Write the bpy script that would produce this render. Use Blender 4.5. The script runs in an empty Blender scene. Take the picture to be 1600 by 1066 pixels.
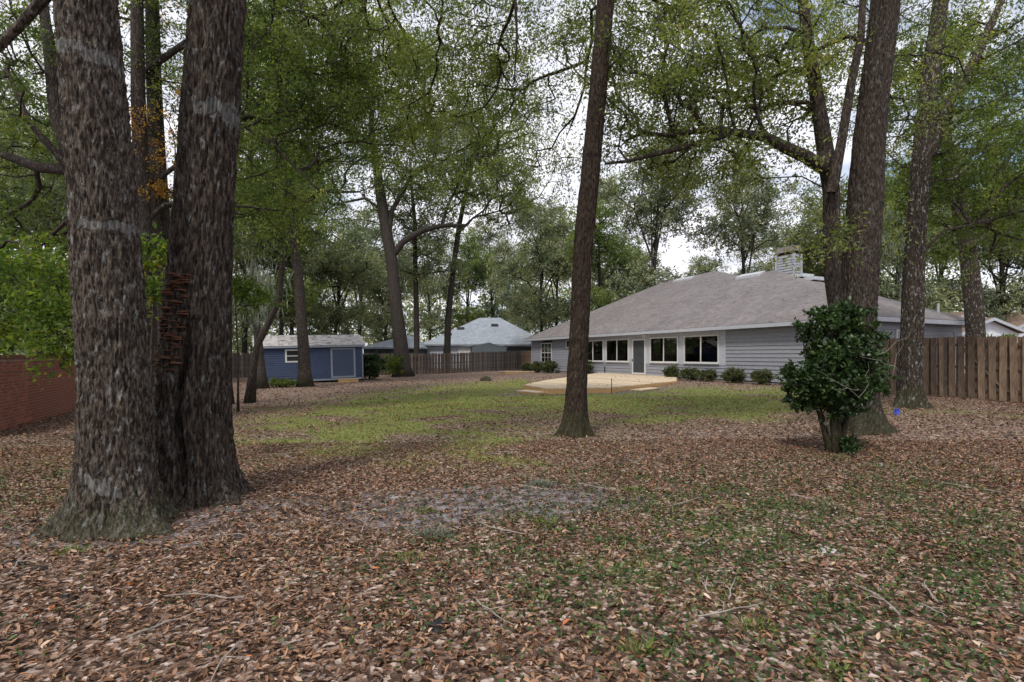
import bpy, math, random
import numpy as np
from mathutils import Vector, noise as mnoise
rs = np.random.RandomState(7); random.seed(7)
D = bpy.data; SC = bpy.context.scene; COL = SC.collection
R = math.radians
# ------------------------------------------------------------------ camera, sky, sun, exposure
CAMZ = 1.4; F = 800.0; HY = 556.0
cam = D.objects.new('camera', D.cameras.new('camera')); COL.objects.link(cam)
cam.location = (0, 0, CAMZ); cam.rotation_euler = (R(90), 0, 0)
cam.data.lens = 18.0; cam.data.sensor_width = 36.0; cam.data.shift_y = 23/1600
cam.data.clip_start = 0.05; cam.data.clip_end = 1500
SC.camera = cam
SUN_EL, SUN_AZ = 52, 205      # azimuth clockwise from +Y
w = D.worlds.new('World'); SC.world = w; w.use_nodes = True
nt = w.node_tree; nt.nodes.clear(); N = nt.nodes.new; Lk = nt.links.new
out = N('ShaderNodeOutputWorld'); bg = N('ShaderNodeBackground'); bg.inputs[1].default_value = 0.115
sky = N('ShaderNodeTexSky'); sky.sky_type = 'NISHITA'; sky.sun_disc = False
sky.sun_elevation = R(SUN_EL); sky.sun_rotation = R(SUN_AZ)
tc = N('ShaderNodeTexCoord'); mp = N('ShaderNodeMapping'); mp.inputs['Scale'].default_value = (1, 1, 2.6)
n1 = N('ShaderNodeTexNoise'); n1.inputs['Scale'].default_value = 2.3; n1.inputs['Detail'].default_value = 7; n1.inputs['Roughness'].default_value = .55
cr = N('ShaderNodeValToRGB'); cr.color_ramp.elements[0].position = .31; cr.color_ramp.elements[1].position = .46
n2 = N('ShaderNodeTexNoise'); n2.inputs['Scale'].default_value = 5; n2.inputs['Detail'].default_value = 8
cc = N('ShaderNodeValToRGB'); cc.color_ramp.elements[0].position = .35; cc.color_ramp.elements[0].color = (5.6, 5.8, 6.6, 1)
cc.color_ramp.elements[1].position = .65; cc.color_ramp.elements[1].color = (8.4, 8.3, 8.8, 1)
mx = N('ShaderNodeMix'); mx.data_type = 'RGBA'
Lk(tc.outputs['Generated'], mp.inputs[0]); Lk(mp.outputs[0], n1.inputs[0]); Lk(mp.outputs[0], n2.inputs[0])
Lk(n1.outputs[0], cr.inputs[0]); Lk(n2.outputs[0], cc.inputs[0]); Lk(cr.outputs[0], mx.inputs[0])
Lk(sky.outputs[0], mx.inputs[6]); Lk(cc.outputs[0], mx.inputs[7]); Lk(mx.outputs[2], bg.inputs[0]); Lk(bg.outputs[0], out.inputs[0])
sl = D.lights.new('sun', 'SUN'); sl.energy = 2.2; sl.angle = R(11); sl.color = (1, .95, .88)
so = D.objects.new('sun', sl); COL.objects.link(so); so.location = (0, -5, 30)
az, el = R(SUN_AZ), R(SUN_EL)
sd = Vector((math.sin(az)*math.cos(el), math.cos(az)*math.cos(el), math.sin(el)))
so.rotation_euler = (-sd).to_track_quat('-Z', 'Y').to_euler()
SC.view_settings.view_transform = 'Standard'; SC.view_settings.look = 'None'
SC.view_settings.exposure = 0.42; SC.view_settings.gamma = 1
SC.cycles.max_bounces = 6; SC.cycles.diffuse_bounces = 3; SC.cycles.transparent_max_bounces = 8
SC.cycles.use_denoising = True

# ------------------------------------------------------------------ helpers
def W(px, Y, py=None, z=0.0):
    return Vector(((px-800)/F*Y, Y, z if py is None else CAMZ+(HY-py)/F*Y))
def sst(a, b, x):
    t = np.clip((np.asarray(x, float)-a)/(b-a), 0, 1); return t*t*(3-2*t)
def gh(X, Y):
    X = np.asarray(X, float); Y = np.asarray(Y, float)
    g = -0.26*sst(2, -9, X)*sst(3, 14, Y)*(1-.75*sst(0, 1, (Y-44)/12)*sst(-6, 2, X)) + .10*sst(3, 9, X)*sst(9, 18, Y)
    g = g + .012*np.sin(X*2.1+1.3*np.sin(Y*1.1))*np.sin(Y*2.4+X*.6) + .02*np.sin(X*.7+2)*np.sin(Y*.55+1)
    return g
def g1(X, Y): return float(gh(X, Y))
BL = [(-1.2, 20.0, 5.6, 6.0, 1.3), (-3.6, 12.5, 3.4, 3.4, .80), (-1.5, 9.3, 3.0, 2.2, .62), (-1.0, 7.2, 2.4, 1.0, .30), (4.1, 16.2, 4.6, 3.6, 1.15), (6.1, 13.6, 3.4, 2.2, .75),
      (3.6, 11.2, 2.2, 1.0, .62), (8.5, 17.5, 3.0, 3.0, .8), (1.2, 3.7, 1.7, 1.1, .30), (2.9, 4.6, 1.8, .9, .22), (0.8, 27.5, 6, 5.5, .75), (9, 20.5, 3.5, 2.5, .5), (11.2, 12.2, 1.6, .8, .55),
      (-5.4, 5.8, 1.4, 1.6, .35), (-6.5, 9.0, 2.5, 2.5, .28), (-2.2, 15, 4, 3, .5), (-.3, 7.0, 1.1, .7, .28), (3.1, 2.9, .7, .5, .3), (-1, 3.2, .5, .4, .2), (-4.6, 3.8, .5, .8, .35)]
def grassm(X, Y):
    m = np.zeros(np.shape(X))
    for (a, b, c, d, e) in BL: m = m+e*np.exp(-(((X-a)/c)**2+((Y-b)/d)**2)**1.3)
    m = m*(.78+.45*np.sin(X*2.3+np.sin(Y*1.9)*1.4)*np.sin(Y*2.1+X*.8))+.22*(np.sin(X*1.7+Y*.9)*np.sin(Y*1.3-X*.5+2)+.6*np.sin(X*3.9+1)*np.sin(Y*3.1+X))*(.25+m)
    return np.clip(m, 0, 1)
def weedm(X, Y):
    m = np.zeros(np.shape(X))
    for (a, b, c, d, e) in [(1.2, 3.9, 1.7, 1.2, 1), (2.9, 4.6, 2.0, 1.1, .9), (3.2, 3.0, 1.6, .8, .8), (.3, 3.1, .8, .5, .7), (1.2, 2.4, 1.2, .4, .7), (4.2, 6.2, 1.8, 1.0, .5), (-4.6, 5.8, 1.2, 1.6, .7), (1.3, 5.9, 1.0, .6, .6)]:
        m = m+e*np.exp(-(((X-a)/c)**2+((Y-b)/d)**2)**1.2)
    return np.clip(m*(.55+.45*np.sin(X*4.1+np.sin(Y*3.3))*np.sin(Y*4.6+X)), 0, 1)
def sandm(X, Y):
    m = np.zeros(np.shape(X))
    for (a, b, c, d, e) in [(-.5, 5.0, 1.1, .7, .75), (.5, 5.1, .8, .6, .6), (-2.4, 4.9, .9, .5, .5), (-3.2, 4.1, 1.3, .5, .6), (2.3, 19.3, 3, 1.5, .8), (1.6, 6.9, 1, .7, .3), (-.9, 4.4, .6, .4, .5), (5.0, 21.3, 2.4, 1.4, .5)]:
        m = m+e*np.exp(-(((X-a)/c)**2+((Y-b)/d)**2)**1.2)
    return np.clip(m, 0, 1)

def link(o, parent=None):
    COL.objects.link(o)
    if parent: o.parent = parent
    return o
def tag(o, label=None, cat=None, group=None, kind=None):
    if label: o['label'] = label
    if cat: o['category'] = cat
    if group: o['group'] = group
    if kind: o['kind'] = kind
    return o
def thing(name, label, cat, loc=(0, 0, 0), rz=0, group=None):
    o = D.objects.new(name, None); o.empty_display_size = .1; link(o); o.location = loc; o.rotation_euler = (0, 0, rz)
    return tag(o, label, cat, group)
def mesh_np(name, co, faces=None, quads=None, rnd=None, attrs=None, smooth=False):
    me = D.meshes.new(name); co = np.ascontiguousarray(co, dtype=np.float32)
    me.vertices.add(len(co)); me.vertices.foreach_set('co', co.ravel())
    q = np.ascontiguousarray(quads, dtype=np.int32); n, k = q.shape
    me.loops.add(n*k); me.loops.foreach_set('vertex_index', q.ravel())
    me.polygons.add(n); me.polygons.foreach_set('loop_start', np.arange(0, n*k, k, dtype=np.int32))
    if smooth: me.polygons.foreach_set('use_smooth', np.ones(n, dtype=bool))
    me.update(calc_edges=True)
    for key, val in (attrs or {}).items():
        a = me.attributes.new(key, 'FLOAT', 'POINT'); a.data.foreach_set('value', np.ascontiguousarray(val, dtype=np.float32))
    return me
class MB:
    def __init__(s): s.v = []; s.f = []
    def add(s, vs, fs):
        n = len(s.v); s.v += [tuple(v) for v in vs]; s.f += [tuple(n+i for i in f) for f in fs]; return s
    def hexa(s, p):   # 8 points: bottom 4 ccw, top 4
        return s.add(p, [(3, 2, 1, 0), (4, 5, 6, 7), (0, 1, 5, 4), (1, 2, 6, 5), (2, 3, 7, 6), (3, 0, 4, 7)])
    def box(s, x0, x1, y0, y1, z0, z1):
        return s.hexa([(x0, y0, z0), (x1, y0, z0), (x1, y1, z0), (x0, y1, z0), (x0, y0, z1), (x1, y0, z1), (x1, y1, z1), (x0, y1, z1)])
    def poly(s, pts, z0, z1):   # extruded polygon, ccw
        n = len(pts); vs = [(x, y, z0) for x, y in pts]+[(x, y, z1) for x, y in pts]
        return s.add(vs, [tuple(range(n))[::-1], tuple(range(n, 2*n))]+[(i, (i+1) % n, (i+1) % n+n, i+n) for i in range(n)])
    def tube(s, pts, rad, k=6, cap=True):
        P = [Vector(p) for p in pts]; n0 = len(s.v); up = Vector((.13, .21, 1)).normalized(); nprev = None
        for i, p in enumerate(P):
            t = (P[min(i+1, len(P)-1)]-P[max(i-1, 0)]); t = t.normalized() if t.length > 1e-9 else Vector((0, 0, 1))
            if nprev is None:
                nprev = t.cross(Vector((1, 0, 0)) if abs(t.x) < .8 else Vector((0, 1, 0))).normalized()
            a = (nprev-t*nprev.dot(t)).normalized(); b = t.cross(a); nprev = a
            for j in range(k):
                th = 2*math.pi*j/k; s.v.append(tuple(p+(a*math.cos(th)+b*math.sin(th))*rad[i]))
        for i in range(len(P)-1):
            for j in range(k):
                s.f.append((n0+i*k+j, n0+i*k+(j+1) % k, n0+(i+1)*k+(j+1) % k, n0+(i+1)*k+j))
        if cap:
            s.f.append(tuple(n0+j for j in range(k))[::-1]); e = n0+(len(P)-1)*k; s.f.append(tuple(e+j for j in range(k)))
        return s
    def build(s, name, m, parent=None, smooth=False):
        me = D.meshes.new(name); me.from_pydata(s.v, [], s.f); me.update()
        if smooth: me.polygons.foreach_set('use_smooth', np.ones(len(me.polygons), dtype=bool))
        if m: me.materials.append(m)
        o = D.objects.new(name, me); return link(o, parent)
def put(name, me, parent=None, loc=(0, 0, 0), rot=(0, 0, 0), scl=None):
    o = D.objects.new(name, me); link(o, parent); o.location = loc; o.rotation_euler = rot
    if scl: o.scale = scl
    return o

# ------------------------------------------------------------------ materials
def mat(name, c1, c2=None, scale=6, rough=.8, bump=0, stretch=(1, 1, 1), detail=6, lo=.35, hi=.65, spec=.3, bscale=None, objrand=0, metal=0):
    m = D.materials.new(name); m.use_nodes = True; t = m.node_tree; b = t.nodes['Principled BSDF']
    b.inputs['Roughness'].default_value = rough; b.inputs['Specular IOR Level'].default_value = spec; b.inputs['Metallic'].default_value = metal
    c2 = c2 or tuple(c*.75 for c in c1)
    tc = t.nodes.new('ShaderNodeTexCoord'); mp = t.nodes.new('ShaderNodeMapping'); mp.inputs['Scale'].default_value = stretch
    n = t.nodes.new('ShaderNodeTexNoise'); n.inputs['Scale'].default_value = scale; n.inputs['Detail'].default_value = detail; n.inputs['Roughness'].default_value = .62
    r = t.nodes.new('ShaderNodeValToRGB'); r.color_ramp.elements[0].position = lo; r.color_ramp.elements[1].position = hi
    r.color_ramp.elements[0].color = (*c2, 1); r.color_ramp.elements[1].color = (*c1, 1)
    t.links.new(tc.outputs['Object'], mp.inputs[0]); t.links.new(mp.outputs[0], n.inputs[0]); t.links.new(n.outputs[0], r.inputs[0])
    last = r.outputs[0]
    if objrand:
        oi = t.nodes.new('ShaderNodeObjectInfo'); h = t.nodes.new('ShaderNodeHueSaturation'); mr = t.nodes.new('ShaderNodeMapRange')
        mr.inputs[3].default_value = 1-objrand; mr.inputs[4].default_value = 1+objrand
        t.links.new(oi.outputs['Random'], mr.inputs[0]); t.links.new(mr.outputs[0], h.inputs['Value']); t.links.new(last, h.inputs['Color']); last = h.outputs[0]
    t.links.new(last, b.inputs['Base Color'])
    if bump:
        n3 = t.nodes.new('ShaderNodeTexNoise'); n3.inputs['Scale'].default_value = bscale or scale*3; n3.inputs['Detail'].default_value = 5
        bp = t.nodes.new('ShaderNodeBump'); bp.inputs['Strength'].default_value = bump; bp.inputs['Distance'].default_value = .02
        t.links.new(mp.outputs[0], n3.inputs[0]); t.links.new(n3.outputs[0], bp.inputs['Height']); t.links.new(bp.outputs[0], b.inputs['Normal'])
    return m
def leafmat(name, cols, rough=.5, trans=.48, spec=.25, big=None):
    m = D.materials.new(name); m.use_nodes = True; t = m.node_tree; b = t.nodes['Principled BSDF']; o = t.nodes['Material Output']
    a = t.nodes.new('ShaderNodeAttribute'); a.attribute_name = 'rnd'
    r = t.nodes.new('ShaderNodeValToRGB'); e = r.color_ramp.elements
    for i, (p, c) in enumerate(cols):
        x = e[i] if i < 2 else e.new(p)
        x.position = p; x.color = (*c, 1)
    t.links.new(a.outputs['Fac'], r.inputs[0]); src = r.outputs[0]
    b.inputs['Roughness'].default_value = rough; b.inputs['Specular IOR Level'].default_value = spec
    t.links.new(src, b.inputs['Base Color'])
    if trans:
        tr = t.nodes.new('ShaderNodeBsdfTranslucent'); ms = t.nodes.new('ShaderNodeMixShader'); ms.inputs[0].default_value = trans
        h = t.nodes.new('ShaderNodeMix'); h.data_type = 'RGBA'; h.blend_type = 'MULTIPLY'; h.inputs[0].default_value = 1; h.inputs[7].default_value = (1.5, 1.7, .6, 1)
        t.links.new(src, h.inputs[6]); t.links.new(h.outputs[2], tr.inputs[0])
        t.links.new(b.outputs[0], ms.inputs[1]); t.links.new(tr.outputs[0], ms.inputs[2]); t.links.new(ms.outputs[0], o.inputs[0])
    return m
def barkmat(name, dark, light, lichen=(.30, .31, .30), lamt=.6, bands=(), mossz=.5, st=(15, 15, 3.6)):
    m = D.materials.new(name); m.use_nodes = True; t = m.node_tree; b = t.nodes['Principled BSDF']; NN = t.nodes.new; LL = t.links.new
    b.inputs['Roughness'].default_value = .92; b.inputs['Specular IOR Level'].default_value = .15
    tc = NN('ShaderNodeTexCoord'); mp = NN('ShaderNodeMapping'); mp.inputs['Scale'].default_value = st; LL(tc.outputs['Object'], mp.inputs[0])
    n = NN('ShaderNodeTexNoise'); n.inputs['Scale'].default_value = 3.3; n.inputs['Detail'].default_value = 7; n.inputs['Roughness'].default_value = .62; n.inputs['Distortion'].default_value = .35; LL(mp.outputs[0], n.inputs[0])
    r = NN('ShaderNodeValToRGB'); r.color_ramp.elements[0].position = .43; r.color_ramp.elements[0].color = (*dark, 1)
    r.color_ramp.elements[1].position = .68; r.color_ramp.elements[1].color = (*[light[0]*1.22, light[1]*1.15, light[2]*1.05], 1); LL(n.outputs[0], r.inputs[0])
    # lichen patches
    mp2 = NN('ShaderNodeMapping'); mp2.inputs['Scale'].default_value = (1.3, 1.3, .5); LL(tc.outputs['Object'], mp2.inputs[0])
    n2 = NN('ShaderNodeTexNoise'); n2.inputs['Scale'].default_value = 15; n2.inputs['Detail'].default_value = 6; n2.inputs['Roughness'].default_value = .72; LL(mp2.outputs[0], n2.inputs[0])
    r2 = NN('ShaderNodeValToRGB'); r2.color_ramp.elements[0].position = .56; r2.color_ramp.elements[1].position = .66; LL(n2.outputs[0], r2.inputs[0])
    mu = NN('ShaderNodeMath'); mu.operation = 'MULTIPLY'; mu.inputs[1].default_value = lamt; LL(r2.outputs[0], mu.inputs[0]); fac = mu.outputs[0]
    sx = NN('ShaderNodeSeparateXYZ'); LL(tc.outputs['Object'], sx.inputs[0])
    n4 = NN('ShaderNodeTexNoise'); n4.inputs['Scale'].default_value = 14; n4.inputs['Detail'].default_value = 5; LL(tc.outputs['Object'], n4.inputs[0])
    def math_(op, a, c=None):
        q = NN('ShaderNodeMath'); q.operation = op
        for i, v in enumerate((a, c)):
            if v is None: continue
            if isinstance(v, (int, float)): q.inputs[i].default_value = v
            else: LL(v, q.inputs[i])
        return q.outputs[0]
    for (zc, hw, x0, x1, slope) in bands:      # old pale stain bands round the trunk
        zz = math_('ADD', sx.outputs[2], math_('MULTIPLY', sx.outputs[0], slope))
        dz = math_('ABSOLUTE', math_('SUBTRACT', zz, zc))
        dz = math_('ADD', dz, math_('MULTIPLY', math_('SUBTRACT', n4.outputs[0], .5), hw*6.5))
        inz = math_('LESS_THAN', dz, hw); inx = math_('MULTIPLY', math_('GREATER_THAN', sx.outputs[0], x0), math_('LESS_THAN', sx.outputs[0], x1))
        fac = math_('MAXIMUM', fac, math_('MULTIPLY', math_('MULTIPLY', inz, inx), math_('ADD', math_('MULTIPLY', r.outputs[0], 3.6), .16)))
    fac2 = math_('MINIMUM', fac, .9)
    mx = NN('ShaderNodeMix'); mx.data_type = 'RGBA'; LL(fac2, mx.inputs[0]); LL(r.outputs[0], mx.inputs[6]); mx.inputs[7].default_value = (*lichen, 1)
    # moss low down
    ms = math_('MULTIPLY', math_('LESS_THAN', math_('SUBTRACT', sx.outputs[2], math_('MULTIPLY', n2.outputs[0], .9)), mossz-.45), math_('MULTIPLY', n4.outputs[0], .6))
    mx2 = NN('ShaderNodeMix'); mx2.data_type = 'RGBA'; LL(ms, mx2.inputs[0]); LL(mx.outputs[2], mx2.inputs[6]); mx2.inputs[7].default_value = (.045, .055, .02, 1)
    LL(mx2.outputs[2], b.inputs['Base Color'])
    bp = NN('ShaderNodeBump'); bp.inputs['Strength'].default_value = .9; bp.inputs['Distance'].default_value = .03; LL(n.outputs[0], bp.inputs['Height']); LL(bp.outputs[0], b.inputs['Normal'])
    return m
OAK = [(0, (.030, .050, .016)), (.5, (.070, .105, .026)), (.30, (.045, .075, .022)), (.85, (.12, .155, .035)), (.97, (.22, .20, .04)), (1, (.30, .16, .04))]
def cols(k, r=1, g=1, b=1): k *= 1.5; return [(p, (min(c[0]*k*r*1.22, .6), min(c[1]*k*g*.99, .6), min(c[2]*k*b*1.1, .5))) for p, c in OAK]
M = {}
M['leaf'] = leafmat('oak_leaves', cols(1.25, 1.0, .97, 1.15))
M['leaf_dark'] = leafmat('dark_oak_leaves', cols(1.0, .85, .95, 1.0))
M['leaf_mid'] = leafmat('mid_oak_leaves', cols(1.35, .92, .98, 1.35))
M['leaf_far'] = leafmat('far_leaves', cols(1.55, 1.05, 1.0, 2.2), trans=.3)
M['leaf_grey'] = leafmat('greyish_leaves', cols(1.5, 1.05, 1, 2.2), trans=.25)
M['leaf_yel'] = leafmat('yellow_green_leaves', [(0, (.05, .085, .02)), (.5, (.10, .155, .03)), (.8, (.16, .2, .04)), (.93, (.40, .28, .03)), (1, (.5, .22, .03))])
M['leaf_orange'] = leafmat('orange_leaves', [(0, (.2, .16, .03)), (.5, (.4, .2, .04)), (1, (.45, .12, .03))])
M['camellia'] = leafmat('glossy_camellia_leaves', [(0, (.012, .028, .008)), (.6, (.028, .058, .014)), (.9, (.06, .10, .022)), (1, (.09, .13, .04))], rough=.42, trans=.12, spec=.38)
M['shrub'] = leafmat('foundation_shrub_leaves', [(0, (.04, .06, .02)), (.6, (.08, .10, .035)), (1, (.2, .13, .09))], trans=.15)
M['moss'] = leafmat('grey_hanging_moss', [(0, (.11, .125, .10)), (1, (.22, .24, .20))], trans=.2)
M['litter'] = leafmat('dead_leaf_litter', [(0, (.022, .013, .008)), (.32, (.092, .046, .024)), (.62, (.222, .114, .060)), (.85, (.36, .215, .130)), (.96, (.55, .42, .31)), (1, (.45, .14, .04))], rough=.55, trans=.0, spec=.35)
M['grass'] = leafmat('grass_blades', [(0, (.07, .11, .02)), (.6, (.17, .225, .045)), (.9, (.27, .29, .08)), (1, (.36, .31, .14))], trans=.25)
M['weed'] = leafmat('weed_leaves', [(0, (.025, .05, .018)), (.7, (.06, .10, .03)), (1, (.13, .18, .05))], trans=.2)
M['twig'] = mat('pale_twig', (.33, .29, .25), (.18, .15, .13), 20)
M['bark'] = barkmat('oak_bark', (.022, .018, .016), (.085, .070, .062), lamt=.35)
M['bark_far'] = mat('far_bark', (.058, .048, .040), (.022, .018, .015), 4, stretch=(3, 3, .6), bump=.4)
M['bark1'] = barkmat('big_left_bark', (.020, .015, .012), (.130, .112, .098), lichen=(.27, .28, .275), lamt=.75,
                     bands=[(3.88, .045, -.52, .3, .18), (2.52, .035, -.16, .12, .05), (.47, .05, -.1, .2, .3)], mossz=.30)
M['bark2'] = barkmat('second_left_bark', (.016, .012, .010), (.092, .076, .064), lichen=(.26, .28, .28), lamt=.5,
                     bands=[(3.86, .075, .12, .8, .16)], mossz=.0, st=(13, 13, 2.4))
M['bark_r'] = barkmat('right_oak_bark', (.018, .014, .012), (.080, .066, .055), lamt=.35, mossz=.5)
M['bark_c'] = barkmat('centre_bark', (.017, .012, .009), (.072, .054, .040), lamt=.3, mossz=.5, lichen=(.2, .19, .17))
M['bark_l'] = barkmat('lichened_bark', (.019, .015, .012), (.076, .063, .052), lichen=(.42, .42, .40), lamt=.8, mossz=.6)
M['siding'] = mat('grey_lap_siding', (.258, .268, .298), (.222, .231, .258), 3, .75, stretch=(1, 1, 4), objrand=.05)
M['trim'] = mat('pale_grey_trim', (.40, .42, .46), (.34, .36, .40), 4, .6)
M['white'] = mat('white_frame', (.58, .58, .57), (.5, .5, .5), 5, .5)
M['soffit'] = mat('soffit', (.24, .22, .20), (.2, .19, .17), 5)
M['found'] = mat('foundation_concrete', (.26, .25, .25), (.17, .16, .16), 8, .9)
M['interior'] = mat('interior_wall', (.22, .17, .13), (.10, .08, .07), 1.5)
M['curtain'] = mat('interior_curtain', (.5, .42, .32), (.28, .2, .13), 3, stretch=(6, 6, .3))
M['deck'] = mat('new_pine_board', (.56, .455, .325), (.45, .355, .235), 3, .7, stretch=(1.5, 12, 1), objrand=.2)
M['deckrim'] = mat('pine_rim', (.56, .36, .17), (.44, .26, .11), 4, .7, stretch=(3, 3, 12))
M['fence'] = mat('weathered_fence', (.225, .160, .112), (.10, .068, .046), 5, .9, bump=.3, stretch=(5, 5, .7), objrand=.28)
M['fence2'] = mat('back_fence_wood', (.15, .12, .105), (.065, .05, .042), 5, .9, stretch=(5, 5, .7), objrand=.3)
M['fencerail'] = mat('fence_rail_wood', (.13, .10, .075), (.07, .055, .04), 5, .9)
M['shed'] = mat('blue_shed_siding', (.045, .064, .118), (.035, .052, .098), 4, .7, objrand=.06)
M['sheddoor'] = mat('blue_shed_door', (.058, .078, .128), (.048, .068, .112), 4, .6)
M['shedtrim'] = mat('shed_grey_trim', (.24, .27, .31), (.2, .23, .27), 5)
M['shedroof'] = mat('weathered_shed_roof', (.40, .38, .37), (.09, .08, .075), 2.6, .95, lo=.36, hi=.50, detail=9, stretch=(1, 2, 1))
M['brick'] = mat('red_brick', (.36, .14, .09), (.25, .095, .068), 9, .9, bump=.3, objrand=.25)
M['brickcap'] = mat('brick_coping', (.24, .10, .075), (.16, .075, .055), 9, .9, bump=.3, objrand=.2)
M['mortar'] = mat('mortar', (.45, .38, .34), (.34, .28, .25), 14, .95)
M['shingle_n'] = mat('pale_blue_shingle', (.36, .40, .45), (.28, .32, .36), 3, .9, stretch=(1, 1, 6))
M['nwall'] = mat('pale_wall', (.42, .45, .52), (.36, .4, .46), 3)
M['whitewall'] = mat('white_board_wall', (.72, .75, .80), (.62, .65, .70), 4, stretch=(8, 8, .3))
M['brownroof'] = mat('brown_roof', (.24, .17, .13), (.14, .10, .08), 5, .9)
M['screen'] = mat('dark_screen', (.05, .055, .065), (.04, .045, .05), 3)
M['metal'] = mat('light_metal', (.55, .57, .60), (.45, .47, .5), 4, .5, metal=.3)
M['teal'] = mat('pale_green_grey_metal', (.30, .35, .36), (.25, .30, .31), 4, .6, stretch=(10, 10, .3))
M['black'] = mat('black_material', (.012, .012, .014), (.02, .02, .022), 12, .6)
M['dark'] = mat('dark_gap', (.015, .015, .015), (.01, .01, .01), 5)
M['blue'] = mat('blue_plastic', (.01, .06, .65), (.008, .04, .45), 12, .5)
M['fungus'] = mat('orange_bracket_fungus', (.135, .055, .024), (.05, .024, .014), 14, .8, objrand=.25)
M['stone'] = mat('pale_stone', (.46, .45, .44), (.3, .29, .28), 10, .9, bump=.5)
M['woodlow'] = mat('raw_step_plank', (.50, .40, .26), (.42, .32, .19), 5, .8)
# glass
gm = D.materials.new('window_glass'); gm.use_nodes = True; t = gm.node_tree; t.nodes.remove(t.nodes['Principled BSDF'])
fr = t.nodes.new('ShaderNodeFresnel'); fr.inputs[0].default_value = 2.1
gl = t.nodes.new('ShaderNodeBsdfGlossy'); gl.inputs['Roughness'].default_value = .02; tr = t.nodes.new('ShaderNodeBsdfTransparent'); tr.inputs[0].default_value = (.8, .84, .84, 1)
ms = t.nodes.new('ShaderNodeMixShader'); t.links.new(fr.outputs[0], ms.inputs[0]); t.links.new(tr.outputs[0], ms.inputs[1]); t.links.new(gl.outputs[0], ms.inputs[2]); t.links.new(ms.outputs[0], t.nodes['Material Output'].inputs[0])
M['glass'] = gm
em = D.materials.new('lit_bulb'); em.use_nodes = True; b = em.node_tree.nodes['Principled BSDF']; b.inputs['Emission Color'].default_value = (1, .72, .4, 1); b.inputs['Emission Strength'].default_value = 9
M['bulb'] = em
# shingle roof: courses follow height
def roofmat(name, c1, c2, course=.085):
    m = D.materials.new(name); m.use_nodes = True; t = m.node_tree; b = t.nodes['Principled BSDF']; NN = t.nodes.new; LL = t.links.new
    b.inputs['Roughness'].default_value = .95; b.inputs['Specular IOR Level'].default_value = .2
    tc = NN('ShaderNodeTexCoord'); sx = NN('ShaderNodeSeparateXYZ'); LL(tc.outputs['Object'], sx.inputs[0])
    md = NN('ShaderNodeMath'); md.operation = 'MULTIPLY'; md.inputs[1].default_value = 1/course; LL(sx.outputs[2], md.inputs[0])
    frn = NN('ShaderNodeMath'); frn.operation = 'FRACT'; LL(md.outputs[0], frn.inputs[0])
    fl = NN('ShaderNodeMath'); fl.operation = 'FLOOR'; LL(md.outputs[0], fl.inputs[0])
    cb = NN('ShaderNodeCombineXYZ'); LL(sx.outputs[0], cb.inputs[0]); LL(sx.outputs[1], cb.inputs[1]); f7 = NN('ShaderNodeMath'); f7.operation = 'MULTIPLY'; f7.inputs[1].default_value = 7.3; LL(fl.outputs[0], f7.inputs[0]); LL(f7.outputs[0], cb.inputs[2])
    vn = NN('ShaderNodeTexVoronoi'); vn.inputs['Scale'].default_value = 3.4; LL(cb.outputs[0], vn.inputs[0])
    nn = NN('ShaderNodeTexNoise'); nn.inputs['Scale'].default_value = .55; nn.inputs['Detail'].default_value = 8; nn.inputs['Roughness'].default_value = .65; LL(tc.outputs['Object'], nn.inputs[0])
    r = NN('ShaderNodeValToRGB'); r.color_ramp.elements[0].position = .33; r.color_ramp.elements[1].position = .66; r.color_ramp.elements[0].color = (*c2, 1); r.color_ramp.elements[1].color = (*c1, 1); LL(nn.outputs[0], r.inputs[0])
    mr = NN('ShaderNodeMapRange'); LL(vn.outputs['Color'], mr.inputs[0]); mr.inputs[3].default_value = .78; mr.inputs[4].default_value = 1.22
    sp = NN('ShaderNodeTexNoise'); sp.inputs['Scale'].default_value = 7; sp.inputs['Detail'].default_value = 3; LL(tc.outputs['Object'], sp.inputs[0])
    spr = NN('ShaderNodeValToRGB'); spr.color_ramp.elements[0].position = .66; spr.color_ramp.elements[1].position = .72; LL(sp.outputs[0], spr.inputs[0])
    ms1 = NN('ShaderNodeVectorMath'); ms1.operation = 'SCALE'; LL(r.outputs[0], ms1.inputs[0]); LL(mr.outputs[0], ms1.inputs['Scale'])
    mm = NN('ShaderNodeMix'); mm.data_type = 'RGBA'; LL(spr.outputs[0], mm.inputs[0]); LL(ms1.outputs[0], mm.inputs[6]); mm.inputs[7].default_value = (.30, .22, .17, 1)
    LL(mm.outputs[2], b.inputs['Base Color'])
    bp = NN('ShaderNodeBump'); bp.inputs['Strength'].default_value = .9; bp.inputs['Distance'].default_value = .02; bp.invert = True; LL(frn.outputs[0], bp.inputs['Height']); LL(bp.outputs[0], b.inputs['Normal'])
    return m
M['roof'] = roofmat('grey_brown_shingles', (.190, .174, .174), (.150, .135, .134))
M['roof_n'] = roofmat('blue_grey_shingles', (.28, .315, .355), (.23, .255, .29), .1)
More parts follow.
